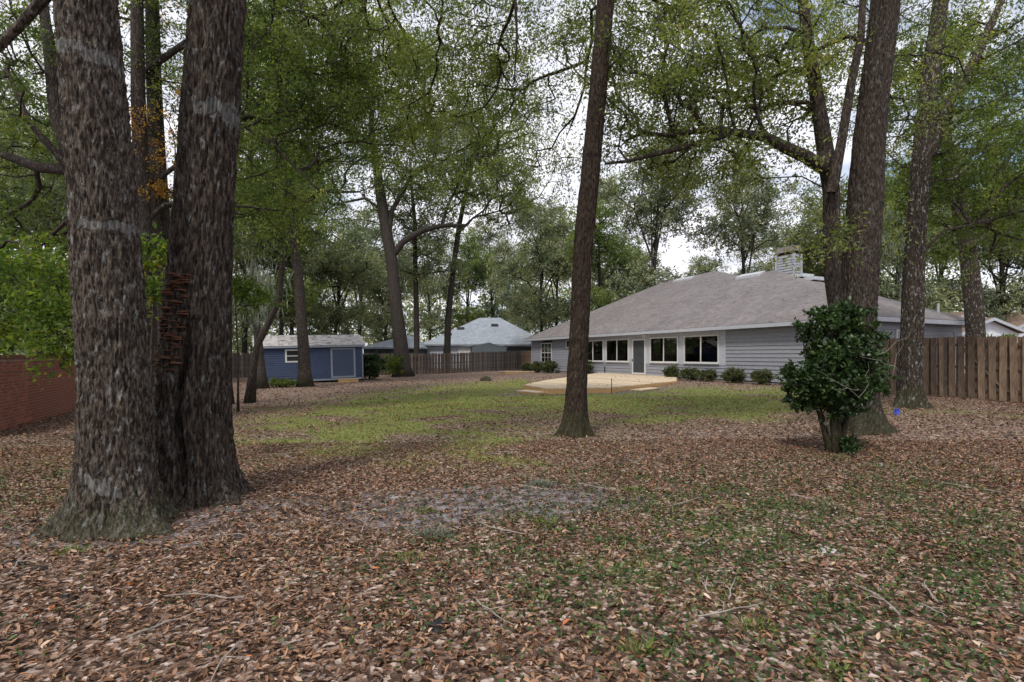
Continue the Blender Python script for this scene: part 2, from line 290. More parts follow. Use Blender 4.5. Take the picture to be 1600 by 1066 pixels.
# ground
def groundmat():
    m = D.materials.new('leafy_ground'); m.use_nodes = True; t = m.node_tree; b = t.nodes['Principled BSDF']; NN = t.nodes.new; LL = t.links.new
    b.inputs['Roughness'].default_value = .95; b.inputs['Specular IOR Level'].default_value = .1
    tc = NN('ShaderNodeTexCoord')
    v = NN('ShaderNodeTexVoronoi'); v.inputs['Scale'].default_value = 36; v.inputs['Randomness'].default_value = 1; LL(tc.outputs['Object'], v.inputs[0])
    sx = NN('ShaderNodeSeparateXYZ'); LL(v.outputs['Color'], sx.inputs[0])
    r = NN('ShaderNodeValToRGB'); e = r.color_ramp.elements
    for i, (p, c) in enumerate([(0, (.030, .021, .016)), (.4, (.10, .064, .045)), (.75, (.26, .18, .14)), (1, (.52, .42, .36))]):
        x = e[i] if i < 2 else e.new(p); x.position = p; x.color = (*c, 1)
    LL(sx.outputs[0], r.inputs[0])
    # grass
    n = NN('ShaderNodeTexNoise'); n.inputs['Scale'].default_value = 22; n.inputs['Detail'].default_value = 6; LL(tc.outputs['Object'], n.inputs[0])
    rg = NN('ShaderNodeValToRGB'); rg.color_ramp.elements[0].position = .3; rg.color_ramp.elements[1].position = .7; rg.color_ramp.elements[0].color = (.075, .105, .02, 1); rg.color_ramp.elements[1].color = (.25, .29, .065, 1); LL(n.outputs[0], rg.inputs[0])
    n5 = NN('ShaderNodeTexNoise'); n5.inputs['Scale'].default_value = 2.6; n5.inputs['Detail'].default_value = 9; n5.inputs['Roughness'].default_value = .7; LL(tc.outputs['Object'], n5.inputs[0])
    at = NN('ShaderNodeAttribute'); at.attribute_name = 'grass'
    ad = NN('ShaderNodeMath'); ad.operation = 'ADD'; LL(at.outputs['Fac'], ad.inputs[0])
    nm = NN('ShaderNodeMath'); nm.operation = 'MULTIPLY_ADD'; LL(n5.outputs[0], nm.inputs[0]); nm.inputs[1].default_value = 2.1; nm.inputs[2].default_value = -1.05; LL(nm.outputs[0], ad.inputs[1])
    cr = NN('ShaderNodeValToRGB'); cr.color_ramp.elements[0].position = .34; cr.color_ramp.elements[1].position = .80; LL(ad.outputs[0], cr.inputs[0])
    m8 = NN('ShaderNodeMath'); m8.operation = 'MULTIPLY'; m8.inputs[1].default_value = .74; LL(cr.outputs[0], m8.inputs[0])
    mx = NN('ShaderNodeMix'); mx.data_type = 'RGBA'; LL(m8.outputs[0], mx.inputs[0]); LL(r.outputs[0], mx.inputs[6]); LL(rg.outputs[0], mx.inputs[7])
    # sand
    as_ = NN('ShaderNodeAttribute'); as_.attribute_name = 'sand'
    ad2 = NN('ShaderNodeMath'); ad2.operation = 'ADD'; LL(as_.outputs['Fac'], ad2.inputs[0]); LL(nm.outputs[0], ad2.inputs[1])
    cr2 = NN('ShaderNodeValToRGB'); cr2.color_ramp.elements[0].position = .35; cr2.color_ramp.elements[1].position = .6; LL(ad2.outputs[0], cr2.inputs[0])
    n6 = NN('ShaderNodeTexNoise'); n6.inputs['Scale'].default_value = 9; n6.inputs['Detail'].default_value = 9; LL(tc.outputs['Object'], n6.inputs[0])
    rs_ = NN('ShaderNodeValToRGB'); rs_.color_ramp.elements[0].position = .35; rs_.color_ramp.elements[1].position = .68; rs_.color_ramp.elements[0].color = (.05, .042, .04, 1); rs_.color_ramp.elements[1].color = (.30, .27, .27, 1); LL(n6.outputs[0], rs_.inputs[0])
    mx2 = NN('ShaderNodeMix'); mx2.data_type = 'RGBA'; LL(cr2.outputs[0], mx2.inputs[0]); LL(mx.outputs[2], mx2.inputs[6]); LL(rs_.outputs[0], mx2.inputs[7])
    LL(mx2.outputs[2], b.inputs['Base Color'])
    bp = NN('ShaderNodeBump'); bp.inputs['Strength'].default_value = .8; bp.inputs['Distance'].default_value = .02; LL(v.outputs['Distance'], bp.inputs['Height']); LL(bp.outputs[0], b.inputs['Normal'])
    return m
M['ground'] = groundmat()

# ------------------------------------------------------------------ ground
ys = np.concatenate([np.linspace(-30, 1, 20), np.linspace(1.3, 30, 230), np.geomspace(30.4, 700, 60)])
us = np.linspace(-1, 1, 240); us = np.sign(us)*np.abs(us)**1.25
YY, UU = np.meshgrid(ys, us, indexing='ij'); XX = UU*(np.abs(YY)*1.6+14)
ZZ = gh(XX, YY); co = np.stack([XX, YY, ZZ], -1).reshape(-1, 3)
nr, nc = YY.shape; ii = (np.arange(nr-1)[:, None]*nc+np.arange(nc-1)[None]).ravel()
quads = np.stack([ii, ii+1, ii+nc+1, ii+nc], 1)
me = mesh_np('ground', co, quads=quads, attrs={'grass': grassm(XX, YY).ravel(), 'sand': sandm(XX, YY).ravel()}, smooth=True)
me.materials.append(M['ground']); tag(put('ground', me), 'leaf strewn yard ground with patchy lawn and bare sand', kind='structure')

# ------------------------------------------------------------------ leaf scatter
def rand_unit(n):
    v = rs.normal(size=(n, 3)); return v/np.linalg.norm(v, axis=1)[:, None]
def leafquads(P, A, L, Wd, fold=.15):
    n = len(P); A = A/np.linalg.norm(A, axis=1)[:, None]; Bv = np.cross(A, rand_unit(n)); Bv /= np.linalg.norm(Bv, axis=1)[:, None]+1e-9
    Nn = np.cross(A, Bv); L = L[:, None]; Wd = Wd[:, None]
    v0 = P; v2 = P+A*L; v1 = P+A*L*.45+Bv*Wd*.5+Nn*L*fold; v3 = P+A*L*.45-Bv*Wd*.5+Nn*L*fold
    return np.stack([v0, v1, v2, v3], 1).reshape(-1, 3)
def leafobj(name, P, A, L, Wd, m, parent=None, rnd=None, kind=None):
    n = len(P); co = leafquads(P, A, L, Wd); rnd = rs.rand(n) if rnd is None else rnd
    me = mesh_np(name, co, quads=np.arange(4*n).reshape(n, 4), attrs={'rnd': np.repeat(rnd, 4)}); me.materials.append(m)
    o = put(name, me, parent)
    if kind: o['kind'] = kind
    return o
def ground_pts(n, y0, y1, power=1.0, spread=1.12):
    Y = y0+(y1-y0)*rs.rand(n)**power; X = (rs.rand(n)*2-1)*(Y*spread+.8); return X, Y
LP, LA, LL_, LW, LR = [], [], [], [], []
for (n, y0, y1, L0, pw) in [(155000, 1.6, 8.5, .0405, .72), (62000, 8.5, 17, .058, .8), (26000, 17, 34, .09, .85)]:
    X, Y = ground_pts(n, y0, y1, pw)
    gm_ = grassm(X, Y); sm_ = sandm(X, Y); clump = .5+.5*np.sin(X*1.9+np.sin(Y*2.3)*1.5)*np.sin(Y*1.5+1+X*.4)
    keep = rs.rand(n) < np.clip(1-.66*gm_-.5*sm_-.5*weedm(X, Y), .16, 1)*(.66+.34*clump)
    keep &= ~((X > -15.5) & (X < -9.0) & (Y > 29.4-.0) & (Y > 30+(X+14)*.66))
    X, Y = X[keep], Y[keep]; k = len(X)
    A = np.stack([rs.normal(size=k), rs.normal(size=k), rs.normal(size=k)*.26], 1)
    LP.append(np.stack([X, Y, gh(X, Y)+.004+rs.rand(k)*.016], 1)); LA.append(A)
    s = L0*(.6+.75*rs.rand(k)**1.4); LL_.append(s); LW.append(s*(.26+.20*rs.rand(k)))
    LR.append(np.clip(rs.beta(2.0, 1.9, k)*.96+(rs.rand(k) < .012)*.5, 0, 1))
P = np.concatenate(LP); A = np.concatenate(LA); Ls = np.concatenate(LL_); Ws = np.concatenate(LW)
# lie flat-ish: make width vector near horizontal
A /= np.linalg.norm(A, axis=1)[:, None]; n = len(P)
up = np.stack([rs.normal(size=n)*.33, rs.normal(size=n)*.33, np.ones(n)], 1); Bv = np.cross(A, up); Bv /= np.linalg.norm(Bv, axis=1)[:, None]
Nn = np.cross(Bv, A); Ll = Ls[:, None]; Wl = Ws[:, None]; curl = (rs.rand(n)*.22)[:, None]
P[:, 2] += np.maximum(0, -A[:, 2])*Ls
cu2 = (rs.rand(n)*.30-.08)[:, None]
co = np.stack([P, P+A*Ll*.30+Bv*Wl*.44+Nn*Ll*(curl*.8+cu2*.5), P+A*Ll*.68+Bv*Wl*.40+Nn*Ll*(curl*.8+cu2*.6), P+A*Ll, P+A*Ll*.68-Bv*Wl*.40+Nn*Ll*(curl*.8+cu2*.6), P+A*Ll*.30-Bv*Wl*.44+Nn*Ll*(curl*.8+cu2*.5)], 1).reshape(-1, 3)
b6 = np.arange(n)[:, None]*6; q6 = np.concatenate([b6+[0, 1, 2, 3], b6+[0, 3, 4, 5]])
me = mesh_np('fallen_leaves', co, quads=q6, attrs={'rnd': np.repeat(np.concatenate(LR), 6)}); me.materials.append(M['litter'])
tag(put('fallen_leaves', me), 'brown fallen oak leaves strewn over the whole yard', 'leaf litter', kind='stuff')
# grass blades
gp, ga, gl_, gw = [], [], [], []
for (n, y0, y1, L0, W0, pw) in [(60000, 1.8, 10, .05, .006, .8), (60000, 8, 17, .055, .010, .9), (60000, 14, 28, .06, .016, 1)]:
    X, Y = ground_pts(n, y0, y1, pw); mt = grassm(X, Y); cl = .5+.5*np.sin(X*5.3+1)*np.sin(Y*4.7+np.sin(X*3))
    keep = rs.rand(n) < np.clip(mt*1.1, .0, 1)*(.35+.65*cl)+.012; X, Y = X[keep], Y[keep]; k = len(X)
    gp.append(np.stack([X, Y, gh(X, Y)-.003], 1)); ga.append(np.stack([rs.normal(size=k)*.55, rs.normal(size=k)*.55, np.ones(k)], 1))
    gl_.append(L0*(.5+rs.rand(k))); gw.append(W0*(.7+.6*rs.rand(k)))
go = leafobj('grass', np.concatenate(gp), np.concatenate(ga), np.concatenate(gl_), np.concatenate(gw), M['grass'], kind='stuff'); go['label'] = 'short patchy green grass growing through the leaf litter'; go['category'] = 'grass'

# creeping dark weeds in the foreground
n = 130000; X, Y = ground_pts(n, 1.7, 8.5, .78); mt = weedm(X, Y); cl = .5+.5*np.sin(X*9.3+1)*np.sin(Y*8.7+np.sin(X*6))
keep = rs.rand(n) < np.clip(mt*1.3, 0, 1)*(.25+.75*cl)+.02; X, Y = X[keep], Y[keep]; k = len(X)
wo = leafobj('ground_weeds', np.stack([X, Y, gh(X, Y)+.008+rs.rand(k)*.03], 1), np.stack([rs.normal(size=k), rs.normal(size=k), rs.rand(k)*.7], 1), .022+.026*rs.rand(k), .011+.010*rs.rand(k), M['weed'], kind='stuff')
wo['label'] = 'low dark green creeping weeds between the foreground leaves'; wo['category'] = 'weeds'
# ------------------------------------------------------------------ trees
def bark_tube(path, rad, sides, rings, base, flare=0, froots=6, fsize=.5, depth=.03, seed=0, groove=None, freq=(11, 1.6), lobes=()):
    P = [Vector(p) for p in path]; base = Vector(base)
    cum = [0]
    for i in range(1, len(P)): cum.append(cum[-1]+(P[i]-P[i-1]).length)
    T = np.linspace(0, 1, rings)**1.25*cum[-1]; co = np.zeros((rings, sides, 3))
    Pn = np.array([list(p) for p in P]); c = np.array(cum); zt = Pn[:, 2]
    cx = np.interp(T, c, Pn[:, 0]); cy = np.interp(T, c, Pn[:, 1]); cz = np.interp(T, c, Pn[:, 2]); rr = np.interp(T, c, rad)
    if len(P) > 2:
        k = np.ones(9)/9
        def sm(a): b = np.pad(a, 4, mode='edge'); return np.convolve(b, k, 'valid')
        cx, cy, rr = sm(cx), sm(cy), sm(rr)
    th = np.linspace(0, 2*math.pi, sides, endpoint=False); rnr = random.Random(seed)
    ph = [rnr.uniform(0, 6.28) for _ in range(6)]
    root = .5+.5*np.cos(froots*th+ph[0]+.8*np.sin(2*th+ph[1])); root = root**1.5*(.6+.4*np.cos(th+ph[2]))+.25
    lob = sum([a*np.exp(-(((th-t0+math.pi) % (2*math.pi)-math.pi)/w_)**2) for (t0, a, w_) in lobes], np.zeros(sides))
    f0, f1 = freq
    for i in range(rings):
        h = cz[i]-base.z; fl = flare*math.exp(-max(h, 0)/fsize)
        ct, st = np.cos(th), np.sin(th); r = rr[i]*(1+fl*root+math.exp(-max(h, 0)/(fsize*.9))*lob+.035*np.sin(3*th+h*.7+ph[3])+.03*np.sin(2*th-h*1.3+ph[4]))
        d = np.zeros(sides)
        if depth:
            for j in range(sides):
                x, y = ct[j]*rr[i], st[j]*rr[i]
                a = mnoise.noise(Vector((x*f0+seed*3.1, y*f0, cz[i]*f1))); bq = mnoise.noise(Vector((x*f0*2.3+seed, y*f0*2.3+9, cz[i]*f1*3.3)))
                d[j] = -(abs(a)**.8)*1.3+.45*bq
        r = r+depth*(d+.3)
        if groove:
            (gth, gz0, gz1, gw_, gd) = groove
            if gz0 < h < gz1:
                dd = np.abs((th-gth-.10*math.sin(h*5)+math.pi) % (2*math.pi)-math.pi); r = r-gd*np.exp(-(dd/gw_)**2)*math.sin(math.pi*(h-gz0)/(gz1-gz0))**.5
        co[i, :, 0] = cx[i]+ct*r; co[i, :, 1] = cy[i]+st*r; co[i, :, 2] = cz[i]
    co -= np.array(base)
    i0 = np.arange(rings-1)[:, None]*sides; j = np.arange(sides)[None]; j2 = (j+1) % sides
    q = np.stack([i0+j, i0+j2, i0+sides+j2, i0+sides+j], -1).reshape(-1, 4)
    return co.reshape(-1, 3), q
class Skel:
    def __init__(s): s.p = []; s.par = []; s.r0 = []; s.br = []
    def line(s, pts, rads, attach=None):
        """polyline limb; attach = node index to start from"""
        ids = []
        for i, p in enumerate(pts):
            s.p.append(np.array(p, float)); s.par.append(attach if i == 0 and attach is not None else (ids[-1] if ids else -1)); s.r0.append(rads[i]); ids.append(len(s.p)-1)
        s.br.append(([attach] if attach is not None else [])+ids); return ids
    def nearest(s, p): return int(np.argmin([np.sum((q-np.array(p))**2) for q in s.p]))
def dens(pts, step=.7):
    o = [np.array(pts[0], float)]
    for a, b in zip(pts[:-1], pts[1:]):
        a = np.array(a, float); b = np.array(b, float); k = max(1, int(np.linalg.norm(b-a)/step))
        for i in range(1, k+1): o.append(a+(b-a)*i/k)
    return o
def grow_tree(sk, tips, minz, rtip=.012, seed=0, droop=.0, maxr=.3):
    rg = np.random.RandomState(seed); base = sk.p[0]; tips = np.array(tips)
    skp = np.array(sk.p); dm = np.array([np.min(np.linalg.norm(skp-t, axis=1)) for t in tips]); tips = tips[np.argsort(dm)]
    newr = {}
    tipids = []
    P = list(sk.p); pl_ = np.zeros(len(P)+len(tips)*14+4000); main = len(P)
    for i in range(len(P)):
        if sk.par[i] is not None and sk.par[i] >= 0: pl_[i] = pl_[sk.par[i]]+np.linalg.norm(P[i]-P[sk.par[i]])*.35
    arr = np.zeros((len(P)+len(tips)*14, 3)); arr[:len(P)] = P; cnt = len(P)
    for t in tips:
        d = np.linalg.norm(arr[:cnt]-t, axis=1)+.55*np.maximum(0, arr[:cnt, 2]-t[2]+.3)+100*(arr[:cnt, 2] < minz)+.42*pl_[:cnt]
        a = int(np.argmin(d)); A = arr[a]; dist = np.linalg.norm(t-A)
        pa = sk.par[a]; dirp = A-arr[pa] if pa is not None and pa >= 0 else np.array([0, 0, 1.]); dirp = dirp/(np.linalg.norm(dirp)+1e-9)
        k = int(min(9, max(2, dist/.55))); ctrl = A+dirp*min(dist*.28, .5)+(t-A)*.35+np.array([0, 0, min(.08*dist, .3)])
        ids = []
        for i in range(1, k+1):
            u = i/k; q = (1-u)**2*A+2*u*(1-u)*ctrl+u*u*t
            if i < k: q = q+rg.normal(size=3)*min(dist*.03, .09)
            arr[cnt] = q; pv = a if i == 1 else cnt-1; pl_[cnt] = pl_[pv]+np.linalg.norm(q-arr[pv]); sk.par.append(a if i == 1 else cnt-1); sk.p.append(q); sk.r0.append(0); ids.append(cnt); cnt += 1
            if cnt >= len(arr)-2: arr = np.concatenate([arr, np.zeros((2000, 3))])
        sk.br.append([a]+ids); tipids.append(ids[-1])
    n = len(sk.p); load = np.zeros(n)
    for t in tipids:
        c = t; g = 0
        while c is not None and c >= 0 and g < 500: load[c] += 1; c = sk.par[c]; g += 1
    rad = np.minimum(rtip*np.maximum(load, 1)**.5, maxr)
    for i in range(n):
        if sk.r0[i] > 0: rad[i] = sk.r0[i]
    return rad, tipids
def ellip(n, specs, rg):
    out = []; wts = np.array([s[6] if len(s) > 6 else s[3]*s[4]*s[5] for s in specs], float); wts /= wts.sum()
    for s, k in zip(specs, (wts*n).astype(int)+1):
        v = rg.normal(size=(k, 3)); v /= np.linalg.norm(v, axis=1)[:, None]; r = rg.rand(k)**.45
        out.append(np.array(s[:3])+v*r[:, None]*np.array(s[3:6]))
    return np.concatenate(out)
def leaves_from_tips(tips, dirs, per, L, rg, spray=.55, twigs=5, aspect=.42, droop=.25, tone=.5):
    n = len(tips); T = np.repeat(tips, twigs, axis=0); Dn = np.repeat(dirs, twigs, axis=0)
    v = rg.normal(size=(n*twigs, 3))*np.array([1, 1, .55]); v /= np.linalg.norm(v, axis=1)[:, None]
    d = Dn*.5+v; d /= np.linalg.norm(d, axis=1)[:, None]; d[:, 2] -= droop; ln = spray*(.5+.8*rg.rand(n*twigs))
    k = max(1, per//twigs); TT = np.repeat(T, k, axis=0); DD = np.repeat(d, k, axis=0); LN = np.repeat(ln, k); m = len(TT)
    u = rg.rand(m)**.7; P = TT+DD*(u*LN)[:, None]+rg.normal(size=(m, 3))*spray*.14
    A = DD*.6+rg.normal(size=(m, 3))*.8; A[:, 2] -= .15
    s = L*(.6+.7*rg.rand(m)); base = np.repeat(rg.rand(n), twigs*k)
    rnd = np.clip(base*tone+rg.rand(m)*(1-tone)-.03, 0, 1)
    return P, A, s, s*aspect*(.8+.4*rg.rand(m)), rnd, (T, d, ln)
def tree(label, specs, limbs, n_tips, per, L, mleaf, mbark, seed, name='oak_tree', cat='tree', group=None, trunk=None, base=None, minz=2.0,
         spray=.62, rtip=.012, twigs=6, droop=.25, aspect=.40, tw=True, maxr=.22, sides=6, foliage='foliage', mb=None):
    """limbs: list of (pts, rads, attach?) ; trunk: dict for bark_tube"""
    rg = np.random.RandomState(seed); base = Vector(base if base is not None else limbs[0][0][0])
    root = thing(name, label, cat, base, group=group)
    sk = Skel(); first = True
    for lb in limbs:
        pts = dens(lb[0]); rads = np.interp(np.linspace(0, 1, len(pts)), np.linspace(0, 1, len(lb[1])), lb[1])
        at = None if first else sk.nearest(pts[0])
        sk.line(pts, list(rads), at); first = False
    nl = len(sk.br); tips = ellip(n_tips, specs, rg) if n_tips else np.zeros((0, 3))
    b = np.array(base)
    if n_tips:
        rad, tid = grow_tree(sk, tips, minz, rtip, seed, maxr=maxr)
    else: rad = np.array(sk.r0); tid = []
    if trunk:
        co, q = bark_tube(trunk['path'], trunk['rad'], trunk.get('sides', 40), trunk.get('rings', 90), base, trunk.get('flare', .5), trunk.get('roots', 6), trunk.get('fsize', .45), trunk.get('depth', .02), seed, trunk.get('groove'), trunk.get('freq', (11, 1.6)), trunk.get('lobes', ()))
        me = mesh_np('trunk', co, quads=q, smooth=True); me.materials.append(mbark); put('trunk', me, root)
    mbm = MB(); mlimb = MB()
    for i, ids in enumerate(sk.br):
        if i == 0 and trunk: continue
        pts = [sk.p[j]-b for j in ids]; rr = [rad[j] for j in ids]
        if len(ids) > 1 and i >= nl: rr[0] = min(rr[0], rr[1]*1.35)
        elif len(ids) > 1 and i > 0: rr[0] = min(rr[0], rr[1]*1.2)
        if i >= nl: mbm.tube(pts, rr, 4 if max(rr) < .03 else 6, False)
        elif i == 0: mbt = MB().tube(pts, [r*(1+.5*math.exp(-max(p[2], 0)/.35)) for r, p in zip(rr, pts)], 12); mbt.build('trunk', mbark, root, True)
        else: MB().tube(pts, rr, 10).build('limb', mb or mbark, root, True)
    if n_tips:
        tp = np.array([sk.p[j] for j in tid])-b; dr = np.array([sk.p[j]-sk.p[sk.par[j]] for j in tid]); dr /= np.linalg.norm(dr, axis=1)[:, None]+1e-9
        P, A, s, ww, rnd, (T, d, ln) = leaves_from_tips(tp, dr, per, L, rg, spray, twigs, aspect, droop)
        if tw:
            n = len(T); e = T+d*ln[:, None]; a = np.cross(d, [0.2, .1, 1]); a /= np.linalg.norm(a, axis=1)[:, None]+1e-9; c = np.cross(d, a); r = rtip*.45
            cc_ = [T+a*r, T-a*.5*r+c*.87*r, T-a*.5*r-c*.87*r, e]
            vv = np.stack(cc_, 1).reshape(-1, 3).tolist(); n0 = len(mbm.v); mbm.v += [tuple(x) for x in vv]
            for k in range(n): z = n0+4*k; mbm.f += [(z, z+1, z+3), (z+1, z+2, z+3), (z+2, z, z+3)]
        mbm.build('branches', mb or mbark, root, True)
        leafobj(foliage, P, A, s, ww, mleaf, root, rnd)
    return root
def zpx(py, Y): return CAMZ+(HY-py)/F*Y
def E(px, py, Y, rx, ry, rz, w=None):
    p = W(px, Y, py); return (p.x, p.y, p.z, rx, ry, rz)+((w,) if w else ())
def path(pts, Y, y2=None):
    """pts: list of (px,py); depth Y"""
    n = len(pts); o = []
    for i, p in enumerate(pts):
        yy = p[2] if len(p) > 2 else Y; o.append(tuple(W(p[0], yy, p[1])))
    return o
def gb(px, Y): # ground base point
    X = (px-800)/F*Y; return (X, Y, g1(X, Y)-.06)

# big left pair
p1 = [gb(186, 4.25)]+path([(183, 700), (181, 600), (160, 300), (133, 0)], 4.25)+[(-3.65, 4.3, 7.5), (-3.9, 4.4, 11)]
tree('massive left trunk in front with pale stain bands and mossy flared base', [(-4.2, 4.6, 11.5, 3.5, 3, 1.6)], [(p1, [.30, .28, .275, .255, .245, .2, .12]), (path([(120, -60), (62, 5), (35, 36), (0, 72), (-45, 100)], 4.7), [.055, .045, .04, .035, .03])],
     60, 90, .10, M['leaf_dark'], M['bark1'], 11, trunk=dict(path=p1, rad=[.275, .25, .238, .222, .212, .2, .12], sides=210, rings=400, flare=.8, roots=6, fsize=.22, depth=.034, freq=(33, 7.0), lobes=((R(205), 1.25, .36), (R(-50), .7, .3), (R(-15), 1.0, .3), (R(250), .5, .25))), minz=8, rtip=.02)
p2 = [gb(303, 5.05)]+path([(303, 700), (302, 600), (320, 330), (342, 0)], 5.05)+[(-2.7, 5.1, 8), (-2.5, 5.2, 11.5)]
t2 = tree('second big trunk with orange bracket fungus and a long dark bark split', [(-1.9, 4.2, 11.8, 3, 3, 1.4)], [(p2, [.32, .32, .31, .26, .23, .2, .12])],
     60, 90, .10, M['leaf_dark'], M['bark2'], 12, trunk=dict(path=p2, rad=[.345, .33, .315, .255, .225, .2, .12], sides=190, rings=360, flare=.8, roots=6, fsize=.2, depth=.042, freq=(28, 4.6), lobes=((R(-20), .7, .25), (R(-70), .4, .2)), groove=(R(-80), .05, 1.75, .11, .18)), minz=8, rtip=.02)
# bracket fungi on it
hd = MB(); ns = 8
vs = [(0, 0, 0)]+[(math.cos(a)*.07*(1+.1*math.sin(3*a)), -abs(math.sin(a))*.05-.0, -.004) for a in [math.pi+math.pi*i/ns for i in range(ns+1)]]
vs2 = [(x, y, z+.020-.012*(abs(y)/.05)) for x, y, z in vs]; n = len(vs)
hd.add(vs+vs2, [tuple(range(n)), tuple(range(n, 2*n))[::-1]]+[(i, i+1, i+1+n, i+n) for i in range(1, n-1)])
fm = None; b2 = Vector(p2[0]); rf = random.Random(4)
for i in range(105):
    z = .70+rf.random()**.9*.92; zz = z-b2.z*0
    th = R(-108+rf.uniform(-27, 27)+10*(z-1.2)); cx = np.interp(z, [q[2] for q in p2], [q[0] for q in p2]); r = np.interp(z, [q[2] for q in p2], [.345, .33, .315, .255, .225, .2, .12])*.985
    loc = Vector((cx+math.cos(th)*r, 5.05+math.sin(th)*r, z+.55))-b2
    k = rf.uniform(.35, .8)
    if fm is None: o = hd.build('bracket_fungus', M['fungus'], t2); fm = o.data
    else: o = put('bracket_fungus', fm, t2)
    cx2 = np.interp(z+.55, [q[2] for q in p2], [q[0] for q in p2]); o.location = (cx2+math.cos(th)*r*.965-b2.x, 5.05+math.sin(th)*r*.965-b2.y, z+.55-b2.z)
    o.rotation_euler = (rf.uniform(-.25, .05), rf.uniform(-.14, .14), th+math.pi/2); o.scale = (k, k*1.1, k*rf.uniform(.6, 1.0))

# centre tree
pc = [gb(897, 9.0)]+path([(900, 640), (903, 560), (911, 380), (930, 190), (947, 0)], 9.0)+[(1.85, 9.0, 10.5), (2.0, 9.3, 14)]
tree('slender bare centre trunk in the middle of the yard', [E(690, 60, 12.5, 4.2, 2.6, 1.9, 26), E(820, -70, 12, 4, 3, 2.0), E(590, -10, 13, 4.5, 3, 2.0), E(1010, 40, 11, 2.0, 2, 1.6), E(560, 130, 14, 3, 2, 1.3), E(740, 170, 14, 2.6, 2, 1.6, 14), E(640, 210, 15, 2.4, 2, 1.5, 9), E(780, 60, 13, 1.2, 2, 1.5, 6), E(840, 250, 15, 1.6, 1.6, 1.4, 6), E(500, 60, 14, 2.6, 2, 2, 9)],
     [(pc, [.25, .21, .20, .185, .18, .165, .14, .08]), (path([(940, 120), (962, 95), (985, 70)], 9.0), [.03, .02, .012]), ([(1.85, 9, 10), (0, 10.5, 10.6), (-2.5, 12, 10.4)], [.09, .06, .03]),
      (path([(810, -120, 10.5), (805, 0, 10.5), (808, 60, 10.5), (803, 130, 10.5)], 10.5), [.05, .04, .028, .012])],
     560, 108, .087, M['leaf'], M['bark_c'], 13, trunk=dict(path=pc, rad=[.22, .19, .172, .165, .158, .148, .13, .08], sides=80, rings=200, flare=.5, roots=6, fsize=.22, depth=.022, freq=(24, 4), lobes=((R(-10), .8, .25), (R(-70), .3, .2), (R(190), .7, .3))), minz=7.0, rtip=.006, maxr=.036)
# big right double oak
pr = [gb(1343, 9.4)]+path([(1341, 600), (1340, 480), (1345, 400), (1358, 210), (1384, 0)], 9.4)+[(6.95, 9.4, 10), (7.1, 9.5, 14)]
prb = path([(1318, 560), (1300, 430), (1299, 300), (1281, 180), (1262, 60), (1250, -30), (1240, -150)], 9.25)
plimb = path([(1284, 262), (1262, 246), (1230, 232), (1195, 214), (1150, 207), (1100, 203), (1050, 212)], 9.1)
plimb2 = path([(1150, 207), (1120, 215), (1080, 228), (1030, 240), (980, 252), (945, 256)], 9.1)
plimb3 = path([(1300, 300), (1316, 215), (1330, 130), (1345, 60), (1350, -40)], 9.0)
tree('big forked oak behind the camellia with a long limb reaching left', [E(1100, 90, 9.5, 2.2, 1.8, 1.25, 14), E(1175, 150, 10.3, 1.5, 1.6, 1.2, 9), E(1040, 200, 9.6, 1.5, 1.4, .8, 6), E(1000, 60, 10.5, 2.0, 1.6, 1.5, 8), E(1270, 60, 11.3, 1.8, 1.3, 1.6, 7),
      E(1150, 250, 9.5, 1.6, 1.0, .5, 4), E(1420, 100, 11.5, 1.6, 1.0, 2.0, 5), E(1345, 330, 10.4, .9, .5, .9, 2), E(1290, 370, 8.8, .35, .3, .35, .5), E(1200, -60, 10, 4, 3, 1.2, 8)],
     [(pr, [.46, .38, .36, .35, .33, .31, .26, .14]), (prb, [.13, .13, .135, .14, .11, .09, .07]), (plimb, [.12, .11, .10, .085, .065, .05, .03]), (plimb2, [.06, .055, .05, .04, .03, .02]), (plimb3, [.09, .075, .07, .06, .05])],
     450, 118, .080, M['leaf'], M['bark_r'], 14, trunk=dict(path=pr, rad=[.36, .32, .30, .285, .255, .225, .2, .12], sides=120, rings=260, flare=.5, roots=6, fsize=.26, depth=.032, freq=(20, 3.6), lobes=((R(-10), 1.0, .22), (R(-60), .5, .2), (R(-125), .6, .25), (R(185), .9, .25))), minz=3.6, rtip=.008, maxr=.09, spray=.55)
# right oak with lichen
p5 = [gb(1424, 13.3)]+path([(1423, 580), (1428, 400), (1440, 250), (1457, 100), (1470, 0)], 13.3)+[(11.4, 13.3, 13), (11.6, 13.5, 17)]
tree('straight oak by the right fence with white lichen on its foot', [E(1500, 60, 14.5, 2.6, 1.6, 2.4, 10), E(1560, 220, 13.5, 2.2, 2, 2.2, 11), E(1410, 140, 14.6, 1.6, 1.2, 2.2, 6), E(1500, 300, 14.2, 1.9, 1.3, 1.3, 6), E(1460, 390, 14.3, 1.1, .6, .7, 1.6), E(1600, 350, 14.5, 1.6, 1.6, .9, 3), E(1620, 60, 14, 2, 2, 3, 5)],
     [(p5, [.42, .33, .31, .30, .27, .24, .18, .1]), (path([(1455, 240), (1480, 165), (1525, 90), (1570, -10)], 13.2), [.13, .12, .10, .07]), (path([(1440, 395), (1475, 360), (1520, 350)], 13.2), [.05, .035, .02])],
     420, 118, .091, M['leaf_dark'], M['bark_l'], 15, trunk=dict(path=p5, rad=[.30, .245, .225, .21, .195, .17, .14, .1], sides=100, rings=190, flare=.5, roots=6, fsize=.24, depth=.024, freq=(20, 3.6), lobes=((R(-5), 1.0, .25), (R(-80), .4, .2), (R(190), .9, .25))), minz=4.0, rtip=.009, maxr=.1, spray=.5)
